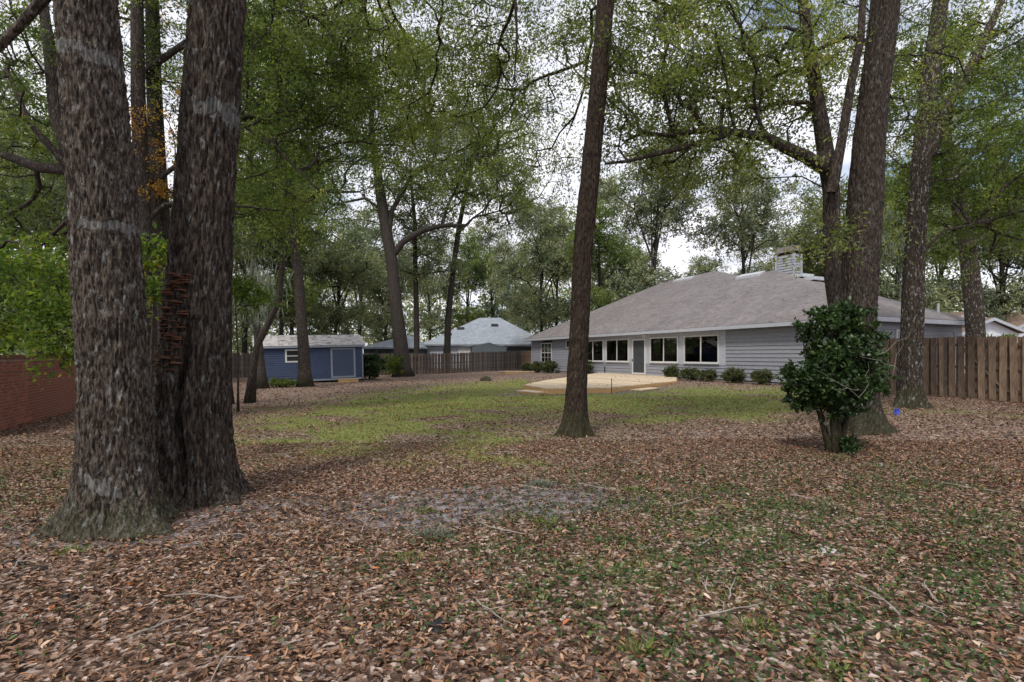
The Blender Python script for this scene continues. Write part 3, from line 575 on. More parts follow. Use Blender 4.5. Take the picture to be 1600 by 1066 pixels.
# leaning tree beyond right fence
p6 = [gb(1528, 21)]+path([(1521, 470), (1513, 390), (1500, 330), (1480, 260)], 21)+[(18.2, 21.5, 12)]
tree('gnarled leaning grey trunk rising behind the right fence', [E(1560, 300, 22, 4, 3, 2.6), E(1470, 250, 22, 3, 2.5, 2.5), E(1640, 250, 22, 4, 3, 4), E(1500, 150, 24, 4, 3, 3)],
     [(p6, [.42, .38, .34, .30, .26, .15]), (path([(1514, 385), (1540, 370), (1575, 365), (1600, 340)], 20.6), [.16, .13, .10, .06]), (path([(1508, 360), (1490, 320), (1455, 290)], 20.8), [.12, .09, .05])],
     200, 90, .15, M['leaf_mid'], M['bark_l'], 16, trunk=dict(path=p6, rad=[.34, .31, .28, .25, .21, .13], sides=50, rings=90, flare=.3, depth=.03), minz=4.5, rtip=.018, spray=.8)
# tree left, hidden trunk behind the big one
p22 = [gb(172, 11)]+path([(165, 500), (150, 350), (120, 270), (90, 180), (75, 60), (60, -40)], 11)
tree('dark limbed tree standing behind the massive left trunk', [E(40, 60, 11, 2.0, 2, 2.0), E(60, 200, 11.5, 1.6, 1.6, 1.3), E(20, 320, 12, 1.6, 1.6, .9), E(50, 400, 12, 1.4, 1.4, .8, 3), E(-60, 150, 12, 2, 2, 2.5)],
     [(p22, [.3, .26, .24, .2, .16, .12, .08]), (path([(110, 265), (60, 262), (0, 240), (-50, 230)], 11), [.13, .11, .08, .04]), (path([(105, 260), (45, 190), (15, 120)], 10.8), [.08, .06, .03])],
     240, 100, .085, M['leaf_dark'], M['bark'], 17, minz=4, rtip=.009, maxr=.08, spray=.42)
# dark tree between the pair
p21 = [gb(232, 12)]+path([(230, 450), (222, 300), (216, 150), (214, 0)], 12)+[(-8.5, 12, 12)]
tree('thin dark trunk seen in the gap between the two big left trunks', [E(440, 60, 13, 2.2, 2, 2.0, 10), E(420, 200, 13, 1.8, 1.8, 1.6, 7), E(520, 180, 14, 1.8, 1.8, 1.5, 6), E(250, 80, 13, 1.4, 1.6, 2.2, 4), E(400, 330, 13, 1.2, 1.2, 1.0, 3), E(340, -30, 13, 3, 2.5, 1.5, 6)],
     [(p21, [.22, .18, .17, .15, .13, .08]), (path([(215, 120), (300, 60), (380, 20), (470, 20)], 12.6), [.08, .07, .05, .03]), (path([(222, 300), (300, 240), (370, 190), (430, 230), (500, 300)], 12.3), [.06, .05, .04, .03, .015])],
     400, 110, .088, M['leaf_dark'], M['bark'], 18, minz=4, rtip=.009, maxr=.08, spray=.62)
p21b = [gb(262, 13)]+path([(258, 450), (252, 350), (246, 250), (240, 120), (238, 0)], 13)+[(-9, 13, 14)]
tree('second dark trunk close behind the bracket fungus trunk, among orange leaves', [E(268, 190, 12, .9, .7, .8, 3), E(235, 260, 12, .8, .7, .8, 2), E(180, 20, 14, 3, 2, 2)],
     [(p21b, [.26, .22, .2, .18, .16, .12, .06]), (path([(252, 330), (275, 318), (300, 322)], 12.6), [.04, .03, .02])], 70, 80, .07, M['leaf_orange'], M['bark'], 19, minz=4, rtip=.008, maxr=.06, spray=.4)
# young yellow-green tree by the brick wall
p23 = [gb(150, 8.6)]+path([(140, 560), (110, 480), (70, 420), (30, 380)], 8.6)
tree('young yellow green sapling spreading in front of the brick wall', [E(40, 440, 8.4, .9, .8, .55, 5), E(90, 490, 8.0, .55, .5, .45, 3), E(20, 510, 8.6, .7, .6, .35, 3), E(88, 545, 7.8, .28, .3, .38, 1.2), E(10, 400, 9, .9, .8, .5, 3), E(-60, 470, 8.6, 1, .8, .7, 3)],
     [(p23, [.05, .04, .035, .025, .015])], 150, 60, .085, M['leaf_yel'], M['bark'], 20, name='sapling', cat='sapling', minz=.8, rtip=.005, maxr=.03, spray=.32, droop=.2, aspect=.5)
p24 = [gb(240, 6.4)]+path([(236, 560), (240, 470), (234, 400)], 6.4)
tree('small leafy sprout growing between the two big left trunks', [E(236, 400, 6.3, .16, .2, .2), E(240, 455, 6.3, .12, .2, .2)], [(p24, [.02, .016, .012, .008])], 16, 45, .085, M['leaf_yel'], M['bark'], 21, name='sapling', cat='sapling', minz=.8, rtip=.004, spray=.22, aspect=.45, maxr=.012)
p25 = [gb(372, 15)]+path([(372, 560), (368, 480), (370, 420)], 15)
tree('bright green seedling tree just right of the bracket fungus trunk', [E(378, 450, 15, .5, .5, .4), E(400, 470, 15, .5, .5, .3)], [(p25, [.03, .025, .02, .01])], 30, 50, .12, M['leaf_yel'], M['bark'], 22, name='sapling', cat='sapling', minz=1, rtip=.006, spray=.35, maxr=.02)

# mid-distance trees
def simple(label, pts, Y, rads, specs, nt_, per, L, ml, mbk, seed, minz=3, extra=(), **kw):
    p = [gb(pts[0][0], Y)]+path(pts[1:], Y)
    return tree(label, specs, [(p, rads)]+[(path(e[0], Y), e[1]) for e in extra], nt_, per, L, ml, mbk, seed, minz=minz, **kw)
simple('tall trunk standing right in front of the blue shed', [(477, 600), (474, 540), (466, 430), (452, 330), (440, 200), (436, 60), (434, -40)], 27.6, [.34, .27, .25, .225, .2, .16, .1],
       [E(430, 120, 27, 5.5, 4, 4.5), E(500, 250, 27, 4, 3, 3), E(400, 300, 27, 3, 3, 2.2), E(560, 130, 27, 4.5, 3, 3.5), E(470, 10, 27, 6, 4, 3)], 330, 105, .155, M['leaf_mid'], M['bark'], 31,
       extra=[([(453, 335), (500, 300), (560, 300)], [.14, .1, .05]), ([(448, 280), (480, 220), (540, 130), (600, 90)], [.14, .1, .08, .05])], minz=7, spray=.9, rtip=.02)
simple('thin crooked tree curving right, just left of the blue shed', [(390, 622), (396, 575), (402, 540), (420, 505), (436, 470), (441, 420), (440, 370), (446, 300), (440, 230)], 18.2, [.14, .115, .11, .105, .10, .09, .08, .07, .04],
       [E(440, 260, 18, 1.6, 1.4, 1.6), E(400, 330, 18, 1.4, 1.4, 1.0)], 70, 100, .12, M['leaf_mid'], M['bark'], 32, minz=4.5, spray=.6, rtip=.011)
simple('slim trunk touching the left end of the blue shed', [(410, 606), (406, 560), (398, 470), (396, 380), (392, 250), (396, 100)], 26, [.24, .18, .165, .15, .13, .07],
       [E(385, 260, 26, 3, 2.5, 3.5), E(410, 150, 26, 3.5, 2.5, 3)], 110, 100, .17, M['leaf_dark'], M['bark'], 33, minz=7, spray=.9, rtip=.015)
simple('dark trunk partly hidden by the bracket fungus trunk', [(352, 622), (354, 560), (356, 450), (358, 300), (360, 100)], 17.8, [.2, .15, .14, .13, .08],
       [E(360, 130, 18, 2, 2, 2), E(390, 60, 18, 2.5, 2, 2)], 90, 110, .12, M['leaf_dark'], M['bark'], 34, minz=6, spray=.6)
simple('big forked oak in front of the back fence', [(630, 586), (626, 540), (618, 470), (611, 400), (606, 375), (594, 300), (580, 200), (585, 100)], 41, [.68, .54, .47, .45, .42, .28, .2, .1],
       [E(600, 200, 41, 8, 6, 7), E(690, 230, 41, 7, 5, 5), E(760, 270, 40, 5, 4, 4), E(520, 300, 41, 5, 4, 4), E(640, 110, 41, 8, 6, 5), E(790, 180, 42, 5, 4, 4)], 430, 96, .245, M['leaf_mid'], M['bark_far'], 35,
       extra=[([(612, 402), (630, 378), (660, 360), (690, 353), (730, 352)], [.28, .25, .22, .18, .1]), ([(606, 372), (612, 330), (640, 280), (680, 250), (730, 250)], [.24, .2, .16, .12, .08]), ([(690, 353), (700, 320), (720, 280), (740, 250)], [.14, .12, .09, .05]), ([(600, 330), (570, 310), (520, 320)], [.13, .1, .06])], minz=11, spray=1.4, rtip=.03, maxr=.25)
simple('slim dark trunk behind the fence right of the forked oak', [(651, 570), (651, 500), (649, 420), (648, 350), (640, 250)], 47, [.28, .25, .22, .18, .08],
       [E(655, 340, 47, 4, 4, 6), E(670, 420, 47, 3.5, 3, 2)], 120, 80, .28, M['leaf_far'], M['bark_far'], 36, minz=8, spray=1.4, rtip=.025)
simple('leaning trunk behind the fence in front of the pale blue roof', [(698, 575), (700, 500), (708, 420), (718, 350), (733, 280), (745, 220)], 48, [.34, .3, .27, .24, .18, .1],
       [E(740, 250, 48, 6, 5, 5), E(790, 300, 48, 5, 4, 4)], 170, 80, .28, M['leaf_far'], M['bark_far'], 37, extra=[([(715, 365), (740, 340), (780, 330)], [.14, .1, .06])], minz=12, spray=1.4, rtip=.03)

# generic background trees (built once per kind, then copied)
def make_bg(kind, seed, label):
    rg = random.Random(seed); H = [20, 23, 17, 25][kind]; sp = []
    lean = rg.uniform(-1, 1)
    p0 = (0, 0, -.1); f = (lean*.5, 0, H*.32)
    limbs = [([p0, (lean*.15, 0, H*.15), f, (lean*1.2, .3, H*.6), (lean*1.5, .2, H*.85)], [.24, .20, .17, .11, .05])]
    for a in range(5 if kind != 3 else 3):
        th = a*2.4+rg.random(); rr = rg.uniform(2.2, 4.0); z = H*rg.uniform(.5, .78)
        s0 = (f[0]+.1, 0, f[2]+a*.05*H)
        limbs.append(([s0, (s0[0]+math.cos(th)*rr*.45, math.sin(th)*rr*.4, s0[2]+(z-s0[2])*.7), (s0[0]+math.cos(th)*rr, math.sin(th)*rr, z)], [.10, .075, .04]))
        sp.append((s0[0]+math.cos(th)*rr, math.sin(th)*rr, z+.6, 2.5, 2.3, 1.7))
    sp += [(lean*1.4, 0, H*.85, 3.0, 2.8, H*.12), (lean, 0, H*.62, 4.2, 3.6, H*.12)]
    sp += [(0, 0, H*.33, 4.2, 3.5, 2.8 if kind == 2 else 2.0)]
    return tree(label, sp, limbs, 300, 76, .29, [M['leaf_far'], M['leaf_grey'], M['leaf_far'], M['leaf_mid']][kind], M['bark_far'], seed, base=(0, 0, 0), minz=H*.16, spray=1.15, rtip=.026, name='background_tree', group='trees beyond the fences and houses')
def copy_tree(o):
    c = o.copy(); COL.objects.link(c)
    for ch in [x for x in D.objects if x.parent == o]:
        k = ch.copy(); COL.objects.link(k); k.parent = c
    return c
BG = [(846, 62, 0, 1.0, .3, 'twin stemmed tree above the left end of the house roof, left of the centre trunk'),
      (868, 70, 1, 1.0, 2.2, 'pale tree immediately left of the centre trunk above the roof edge'),
      (938, 58, 3, .95, 1, 'straight thin trunked tree just right of the centre trunk behind the roof'),
      (1018, 46, 1, .95, 3.9, 'forking grey green tree rising behind the roof between two roof vents'),
      (1165, 44, 1, .88, 5.1, 'spreading pale tree left of the chimney'),
      (1262, 52, 2, .95, .8, 'dense green tree directly behind the chimney'),
      (1330, 46, 2, 1.0, 2.5, 'leafy tree behind the big forked oak and roof'),
      (1400, 42, 0, .9, 4.0, 'tree between the forked oak and the lichened oak, beyond the roof'),
      (1470, 55, 1, 1.1, 1.2, 'greyish tree beyond the far right eave'),
      (1575, 50, 2, 1.1, 3.3, 'dense tree over the white gabled house'),
      (1680, 48, 0, 1.1, .2, 'tree at the right picture edge beyond the white gabled house'),
      (440, 44, 3, .95, 2.8, 'reddish straight trunk tree behind the shed roof, left half'),
      (456, 50, 0, .95, 4.4, 'thin tree behind the middle of the shed roof'),
      (520, 56, 2, 1.0, .9, 'bushy tree behind the right half of the shed roof'),
      (560, 66, 1, 1.0, 3.0, 'grey green tree above the right corner of the shed'),
      (600, 75, 2, 1.1, 5.5, 'low spreading tree above the dark screened enclosure'),
      (672, 88, 0, 1.1, 1.9, 'tree behind the valley between the two pale blue roofs'),
      (730, 92, 3, 1.1, 4.8, 'tall tree behind the peak of the pale blue roof'),
      (772, 96, 1, 1.25, .1, 'open crowned tree right of the pale blue roof peak'),
      (812, 84, 2, 1.0, 2.0, 'yellowish tree above the right slope of the pale blue roof'),
      (382, 44, 0, .95, 3.6, 'tree behind the fence left of the shed, hung with grey moss'),
      (300, 38, 2, .9, 5.0, 'tree hidden mostly behind the bracket fungus trunk'),
      (60, 26, 2, .8, 1.5, 'tree behind the brick wall at the left picture edge'),
      (130, 34, 0, .9, 2.9, 'tree behind the brick wall, right beside the massive trunk'),
      (-40, 30, 1, .9, 4.1, 'tree behind the brick wall beyond the left picture edge'),
      (985, 68, 2, 1.0, 3.5, 'low dark tree behind the roof slope right of the straight thin trunk'),
      (1100, 62, 2, .85, 1.1, 'rounded tree behind the main roof ridge'),
      (1215, 66, 0, 1.0, 2.4, 'far tree behind the right roof peak')]
protos = {}
for i, (px, Y, k, sc, rz, lab) in enumerate(BG):
    if k not in protos: o = protos[k] = make_bg(k, 50+k, lab)
    else: o = copy_tree(protos[k])
    X = (px-800)/F*Y; o.location = (X, Y, g1(X, Y)); o.rotation_euler = (0, 0, rz); o.scale = (sc*(1+.08*math.sin(i)), sc, sc*(1+.08*math.cos(i*2))); o['label'] = lab
# far woodland mass
n = 85000; rg = np.random.RandomState(99); Xw = rg.uniform(-150, 170, n); Yw = rg.uniform(96, 118, n)
top = 17+3*np.sin(Xw*.11)+2.5*np.sin(Xw*.31+1)+1.5*np.sin(Xw*.9); Zw = rg.rand(n)**.8*top
hole = rg.rand(n) < .25+.75*(np.sin(Xw*1.3+Zw*.9)*np.sin(Zw*1.1+Xw*.4) > -.5); Xw, Yw, Zw = Xw[hole], Yw[hole], Zw[hole]; n = len(Xw)
o = leafobj('woodland', np.stack([Xw, Yw, Zw], 1), rand_unit(n), np.full(n, .75), np.full(n, .42), M['leaf_far'], rnd=np.clip(.5+.3*np.sin(Xw*.5+Zw*.7)*np.sin(Yw)+.25*rg.normal(size=n), 0, .95), kind='stuff'); o['label'] = 'far mass of green woodland behind everything'; o['category'] = 'woodland'
# understory hedge left beyond the wall & fence
n = 16000; Xw = rg.uniform(-60, -19, n); Yw = 54+rg.uniform(-3, 5, n)+Xw*.15; Zw = rg.rand(n)**.9*(3.6+1.4*np.sin(Xw*.6)+.8*np.sin(Xw*1.9))
o = leafobj('undergrowth', np.stack([Xw, Yw, Zw], 1), rand_unit(n), np.full(n, .42), np.full(n, .24), M['leaf_far'], rnd=rg.rand(n)*.8, kind='stuff'); o['label'] = 'tangled green undergrowth beyond the back fence'; o['category'] = 'undergrowth'
# hanging grey moss
mp_, ma_, ml_ = [], [], []
for (px, py, Y) in [(398, 440, 25), (412, 430, 25), (420, 455, 24), (372, 455, 25), (404, 470, 25.5), (690, 200, 30), (720, 190, 32), (1400, 380, 20), (560, 210, 27)]:
    c = W(px, Y, py); k = 150; q = rg.normal(size=(k, 3))*[.35, .3, .75]; mp_.append(np.array(c)+q); ma_.append(np.tile([0, 0, -1.], (k, 1))+rg.normal(size=(k, 3))*.18); ml_.append(.35+.4*rg.rand(k))
o = leafobj('hanging_moss', np.concatenate(mp_), np.concatenate(ma_), np.concatenate(ml_), np.concatenate(ml_)*.07, M['moss'], kind='stuff'); o['label'] = 'pale grey moss strands hanging from branches near the shed'; o['category'] = 'moss'

# ------------------------------------------------------------------ HOUSE  (local x = along the long wall away from the camera, local y = outward)
HA = Vector((13.5, 19.1)); dS = Vector((-.423, .906)); qD = Vector((.906, .423))
O2 = HA+qD*.5+dS*.5
hs = thing('house', 'long single storey house with grey lap siding and brown grey hip roof', 'house', (O2.x, O2.y, 0), math.atan2(.906, -.423))
def sx(px):   # distance along the long wall seen at picture column px
    u = (px-800)/F; return (O2.x-O2.y*u)/(.906*u+.423)
def zw(px, py): return CAMZ+(HY-py)/F*(O2.y+.906*sx(px))
ZE = 2.70; FZ = .2; K = .55; SL = 28.3
def roofpt(px, py):   # on front roof plane -> (s,q) from eave corner HA
    u = (px-800)/F; v = (HY-py)/F; h0 = ZE+FZ-CAMZ
    a = np.array([[dS.x-u*dS.y, qD.x-u*qD.y], [-v*dS.y, K-v*qD.y]]); b = np.array([u*HA.y-HA.x, v*HA.y-h0]); s, q = np.linalg.solve(a, b); return s, q
def loc(s, q, h): return (s-.5, .5-q, h)
zt = ZE+FZ
M1 = roofpt(1036, 441); M2 = roofpt(1118, 423.5); V = roofpt(1160, 431.5); Pk = roofpt(1210, 422.5); SR = 29.4
rp = {'A': loc(0, 0, zt), 'L': loc(SR, 0, zt), 'M1': loc(M1[0], M1[1], zt+K*M1[1]), 'M2': loc(M2[0], M2[1], zt+K*M2[1]), 'V': loc(V[0], V[1], zt+K*V[1]), 'P': loc(Pk[0], Pk[1], zt+K*Pk[1]),
      'B': loc(0, 7.7, zt), 'BL': loc(SR, 15.6, zt), 'BR': loc(6.0, 15.6, zt), 'C': loc(6.0, 7.7, zt)}
print('roof', M1, M2, V, Pk)
r_ = MB(); names = list(rp); r_.v = [rp[k] for k in names]; ix = {k: i for i, k in enumerate(names)}
low = {}
for k in ('A', 'L', 'BL', 'BR', 'C', 'B'): low[k] = len(r_.v); x, y, z = rp[k]; r_.v.append((x, y, z-.03))
for f in (['A', 'P', 'V', 'M2', 'M1', 'L'], ['A', 'B', 'P'], ['L', 'M1', 'BL'], ['M1', 'M2', 'BL'], ['M2', 'V', 'BL'], ['V', 'P', 'BR'], ['V', 'BR', 'BL'], ['P', 'C', 'BR'], ['P', 'B', 'C']):
    r_.f.append(tuple(ix[k] for k in f))
ring = ['A', 'L', 'BL', 'BR', 'C', 'B']
for a, b in zip(ring, ring[1:]+ring[:1]): r_.f.append((ix[a], ix[b], low[b], low[a]))
roof = r_.build('roof', M['roof'], hs)
# fascia + soffit
def fascia(p, q, z0, z1, t=.03):
    p = Vector(p[:2]); q = Vector(q[:2]); d = (q-p).normalized(); nn = Vector((d.y, -d.x))*t
    return MB().hexa([(*(p), z0), (*(q), z0), (*(q-nn), z0), (*(p-nn), z0), (*(p), z1), (*(q), z1), (*(q-nn), z1), (*(p-nn), z1)])
for a, b in zip(ring, ring[1:]+ring[:1]): fascia(rp[a], rp[b], ZE, zt-.032).build('fascia', M['trim'], hs)
MB().add([(*rp[k][:2], ZE+.012) for k in ring], [tuple(range(6))]).build('soffit', M['soffit'], hs)
# window list in s: (pxR, pxL) right/left columns -> s increasing to the left of the picture
GZ = .02; WT = ZE+.01
plain = []
def board(s0, s1, z0, z1, axis='front', o0=0.0, m=None, parent=None, name='siding_board'):
    a, b = min(s0, s1), max(s0, s1); prof = [(0, z0), (.040, z0), (.006, z1), (0, z1)]
    b_ = MB(); v = []
    for s in (a, b):
        for (o, z) in prof: v.append((s, o0+o, z) if axis == 'front' else (o0-o, s, z))
    b_.add(v, [(0, 1, 2, 3), (7, 6, 5, 4), (1, 0, 4, 5), (2, 1, 5, 6), (3, 2, 6, 7), (0, 3, 7, 4)])
    return b_.build(name, m or M['siding'], parent or hs)
REV = .187
def siding(s0, s1, z0, z1, holes=(), axis='front', o0=0.0, m=None, parent=None):
    z = z0
    while z < z1-.01:
        zt_ = min(z+REV, z1); segs = [(s0, s1)]
        for (h0, h1, hz0, hz1) in holes:
            if z < hz1-.02 and zt_ > hz0+.02:
                ns_ = []
                for (a, b) in segs:
                    if h1 <= a or h0 >= b: ns_.append((a, b)); continue
                    if a < h0: ns_.append((a, h0))
                    if b > h1: ns_.append((h1, b))
                segs = ns_
        for (a, b) in segs: board(a, b, z, zt_, axis, o0, m, parent)
        z = zt_
def window(s0, s1, z0, z1, cols=2, rows=1, grid=None, fw=.07, axis='front', o0=.036, parent=None):
    a, b = min(s0, s1), max(s0, s1)
    def bx(q, x0, x1, y0, y1, c0, c1): return q.box(x0, x1, y0, y1, c0, c1) if axis == 'front' else q.box(-y1, -y0, x0, x1, c0, c1)
    fr = MB(); bx(fr, a, b, o0, o0+.05, z0, z0+fw); bx(fr, a, b, o0, o0+.05, z1-fw, z1); bx(fr, a, a+fw, o0, o0+.05, z0+fw, z1-fw); bx(fr, b-fw, b, o0, o0+.05, z0+fw, z1-fw)
    W_ = (b-a-2*fw); H_ = z1-z0-2*fw
    for i in range(1, cols): c = a+fw+W_*i/cols; bx(fr, c-.03, c+.03, o0+.005, o0+.045, z0+fw, z1-fw)
    for j in range(1, rows): c = z0+fw+H_*j/rows; bx(fr, a+fw, b-fw, o0+.004, o0+.046, c-.025, c+.025)
    if grid:
        for i in range(1, grid[0]): c = a+fw+W_*i/grid[0]; bx(fr, c-.012, c+.012, o0+.008, o0+.03, z0+fw, z1-fw)
        for j in range(1, grid[1]): c = z0+fw+H_*j/grid[1]; bx(fr, a+fw, b-fw, o0+.009, o0+.028, c-.012, c+.012)
    f = fr.build('window', M['white'], parent or hs)
    for i in range(cols):
        for j in range(rows):
            x0 = a+fw+W_*i/cols+(.03 if i else 0); x1 = a+fw+W_*(i+1)/cols-(.03 if i < cols-1 else 0); c0 = z0+fw+H_*j/rows; c1 = z0+fw+H_*(j+1)/rows
            q = MB(); bx(q, x0, x1, o0+.012, o0+.018, c0, c1); q.build('pane', M['glass'], f)
    return f
sP = sx(1133); sPL = sx(903); Zs = .90
wins = [(sx(1124.6), sx(1070)), (sx(1061), sx(1017)), (sx(983.5), sx(948)), (sx(944), sx(912))]
door = (sx(1010), sx(989)); ztop = 2.50; zbot = 1.0
w1 = (sx(863), sx(846.5)); w1z = (.82, 2.48); w2 = (sx(893), sx(885.5)); w2z = (2.0, 2.6)
siding(.0, sP, .2, WT); siding(sP, door[0], .2, Zs-.02); siding(door[1], sPL, .2, Zs-.02)
siding(sPL, SL, .2, WT, holes=[(w1[0], w1[1], *w1z), (w2[0], w2[1], *w2z)])
# trim panel round the window band
tp_ = MB(); edges = [sP]+[v for wv in wins[:2] for v in wv]+[door[0]]
def panel(s0, s1, z0, z1): MB().box(s0, s1, .0, .032, z0, z1).build('trim_panel', M['trim'], hs)
segs = [sP, wins[0][0], wins[0][1], wins[1][0], wins[1][1], door[0]]
for a, b in ((sP, wins[0][0]), (wins[0][1], wins[1][0]), (wins[1][1], door[0]), (door[1], wins[2][0]), (wins[2][1], wins[3][0]), (wins[3][1], sPL)): panel(a, b, Zs, WT)
for wv in wins: panel(wv[0], wv[1], ztop, WT); panel(wv[0], wv[1], Zs, zbot)
panel(door[0], door[1], 2.46, WT)
MB().box(sP-.07, sP, 0, .045, Zs, WT).build('corner_board', M['trim'], hs)
MB().box(SL, SL+.06, -.06, .035, .1, WT).build('corner_board', M['trim'], hs)
for wv in wins:
    window(wv[0], wv[1], zbot, ztop, 2)
    MB().box(wv[0]-.03, wv[1]+.03, .084, .12, zbot-.035, zbot).build('sill', M['white'], hs)
window(w1[0], w1[1], *w1z, 1, 2, grid=(3, 4)); window(w2[0], w2[1], *w2z, 1, 1)
# door
a, b = door; dm = MB(); fw = .10; zd0 = .24
dm.box(a, a+fw, .03, .09, zd0, 2.46); dm.box(b-fw, b, .03, .09, zd0, 2.46); dm.box(a+fw, b-fw, .03, .09, 2.36, 2.46); dm.box(a+fw, b-fw, .03, .09, zd0, zd0+.1)
dd = dm.build('door', M['white'], hs); MB().box(a+fw, b-fw, .045, .055, zd0+.1, 2.36).build('pane', M['screen'], dd)
MB().box(b-fw+.01, b-fw+.05, .09, .13, 1.05, 1.2).build('handle', M['black'], dd)
MB().box(sx(1012), sx(1006), .03, .16, 2.52, 2.68).build('outdoor_lamp', M['white'], hs)
# foundation
MB().box(-.0, SL, -.2, -.002, -.15, .2).box(-.0, .2, -7, -.2, -.15, .2).build('foundation', M['found'], hs)
# backing walls (thin, behind siding) with openings left at windows
bw = MB()
bw.box(0, sP, -.12, 0, .2, WT-.01); bw.box(sP, sPL, -.12, 0, .2, Zs); 
for a, b in ((wins[0][1], wins[1][0]), (wins[1][1], door[0]), (door[1], wins[2][0]), (wins[2][1], wins[3][0]), (wins[3][1], sPL)): bw.box(a, b, -.12, -.001, Zs+.001, WT-.01)
bw.box(sPL, w1[0], -.12, 0, .2, WT-.01); bw.box(w1[1], SL, -.12, 0, .2, WT-.01); bw.box(w1[0], w1[1], -.12, 0, .2, w1z[0])
bw.box(SL-.12, SL, -14.4, -.12, -.1, WT-.01); bw.box(6.2, SL-.12, -14.5, -14.4, -.1, WT-.01); bw.box(6.2, 6.3, -14.4, -6.8, -.1, WT-.01)
bw.box(.12, 6.2, -6.8, -6.7, -.1, WT-.01)
bw.build('wall', M['siding'], hs)
# rooms behind the glass
im = MB(); im.box(sP-1.5, sPL, -4.2, -4.1, .2, 2.7); im.box(sP-1.6, sP-1.5, -4.2, -.13, .2, 2.7); im.box(sPL, sPL+.1, -4.2, -.13, .2, 2.7); im.box(w1[0]-1, SL-.13, -3.1, -3.0, .2, 2.7); im.box(sP-1.5, SL-.13, -4.1, -.13, .19, .21)
im.box(sP-1.5, SL-.2, -4.1, -.13, 2.62, 2.66)
im.build('interior', M['interior'], hs)
cm = MB()
for s in (sP+1.2, wins[0][1]+.3, wins[1][1]-.9, wins[2][0]+.9): cm.box(s, s+.5, -1.6, -1.5, .25, 2.5)
cm.build('curtain', M['curtain'], hs)
for (px, py) in ((1100, 524), (982, 539)):
    s = sx(px)-.5; s = sx(px); bo = MB(); Z = 2.28
    for k in range(5):
        pass
    rr_ = .07; bo.tube([(s, -.7, Z+rr_), (s, -.7, Z+rr_*.7), (s, -.7, Z), (s, -.7, Z-rr_*.7), (s, -.7, Z-rr_)], [.02, rr_*.7, rr_, rr_*.7, .015], 10)
    bo.build('ceiling_lamp', M['bulb'], hs, True)
    ld = D.lights.new('lamp_light', 'POINT'); ld.energy = 260; ld.color = (1, .74, .48); ld.shadow_soft_size = .08; lo_ = D.objects.new('lamp_light', ld); link(lo_, hs); lo_.location = (s, -1.3, Z-.1)
# right side wall (seen above the right fence)
siding(-6.75, -.0, .2, WT, holes=[(-2.45, -1.75, 1.2, 2.45), (-6.1, -5.65, 1.3, 2.3)], axis='side', o0=0.0)
MB().box(.001, .12, -6.75, -2.45, .2, WT-.01).box(.001, .12, -1.75, -.12, .2, WT-.01).build('wall', M['siding'], hs)
window(-2.45, -1.75, 1.2, 2.45, 1, 2, axis='side', o0=.02)
# arched window
am = MB(); ya, yb = -6.1, -5.65; yc = (ya+yb)/2; arc = [(yc+(yb-ya)/2*math.cos(R(t_)), 1.98+.28*math.sin(R(t_))) for t_ in range(0, 181, 20)]
outp = [(yb, 1.3)]+arc+[(ya, 1.3)]; inn = [(yc+(y-yc)*.72, 1.3+.05+(z-1.3)*.86) for y, z in outp]
n = len(outp); am.add([(-.06, y, z) for y, z in outp]+[(-.06, y, z) for y, z in inn]+[(-.01, y, z) for y, z in outp], [(i, (i+1) % n, (i+1) % n+n, i+n) for i in range(n)]+[(i, (i+1) % n, (i+1) % n+2*n, i+2*n) for i in range(n)])
af = am.build('arched_window', M['white'], hs); MB().add([(-.04, y, z) for y, z in inn], [tuple(range(n))]).build('pane', M['glass'], af)
# roof vents and pipes
def onroof(px, py, off=0):
    s, q = roofpt(px, py); return s, q, zt+K*q
def vent(px0, py0, px1, py1, hgt=.13, dep=.42, m=None):
    s0, q0, z0 = onroof(px0, py0); s1, q1, z1 = onroof(px1, py1); q = (q0+q1)/2
    a = [loc(s0, q, 0), loc(s1, q, 0)]; x0, x1 = sorted((s0-.5, s1-.5)); y = .5-q; z = zt+K*q
    MB().hexa([(x0, y, z-.02), (x1, y, z-.02), (x1, y-dep, z-.02+K*dep), (x0, y-dep, z-.02+K*dep), (x0, y, z+hgt), (x1, y, z+hgt), (x1, y-dep, z+K*dep+hgt*.6), (x0, y-dep, z+K*dep+hgt*.6)]).build('roof_vent', m or M['metal'], hs)
vent(1052, 441.5, 1079, 437); vent(1150, 437, 1186, 432, .15, .5)
s, q, z = onroof(1040, 441.5); x, y, _ = loc(s, q, 0); MB().tube([(x, y, z-.05), (x, y, z+.18), (x, y, z+.19), (x, y, z+.3)], [.1, .1, .2, .06], 12).build('roof_turbine', M['metal'], hs, True)
# vents on right slope + pipe ; slope plane A,B,P
def side_pt(fs, fq):  # fraction up from the AB eave to P
    A_, B_, P_ = Vector(rp['A']), Vector(rp['B']), Vector(rp['P']); e = A_.lerp(B_, fq); return e.lerp(P_, fs)
for fs, fq in ((.84, .92), (.77, .95)):
    c = side_pt(fs, fq); MB().box(c.x-.55, c.x+.1, c.y-.5, c.y+.5, c.z-.1, c.z+.08).build('roof_vent', M['metal'], hs)
c = side_pt(.13, .9); MB().tube([tuple(c-Vector((0, 0, .1))), tuple(c+Vector((0, 0, .4)))], [.05, .05], 10).build('vent_pipe', M['metal'], hs)
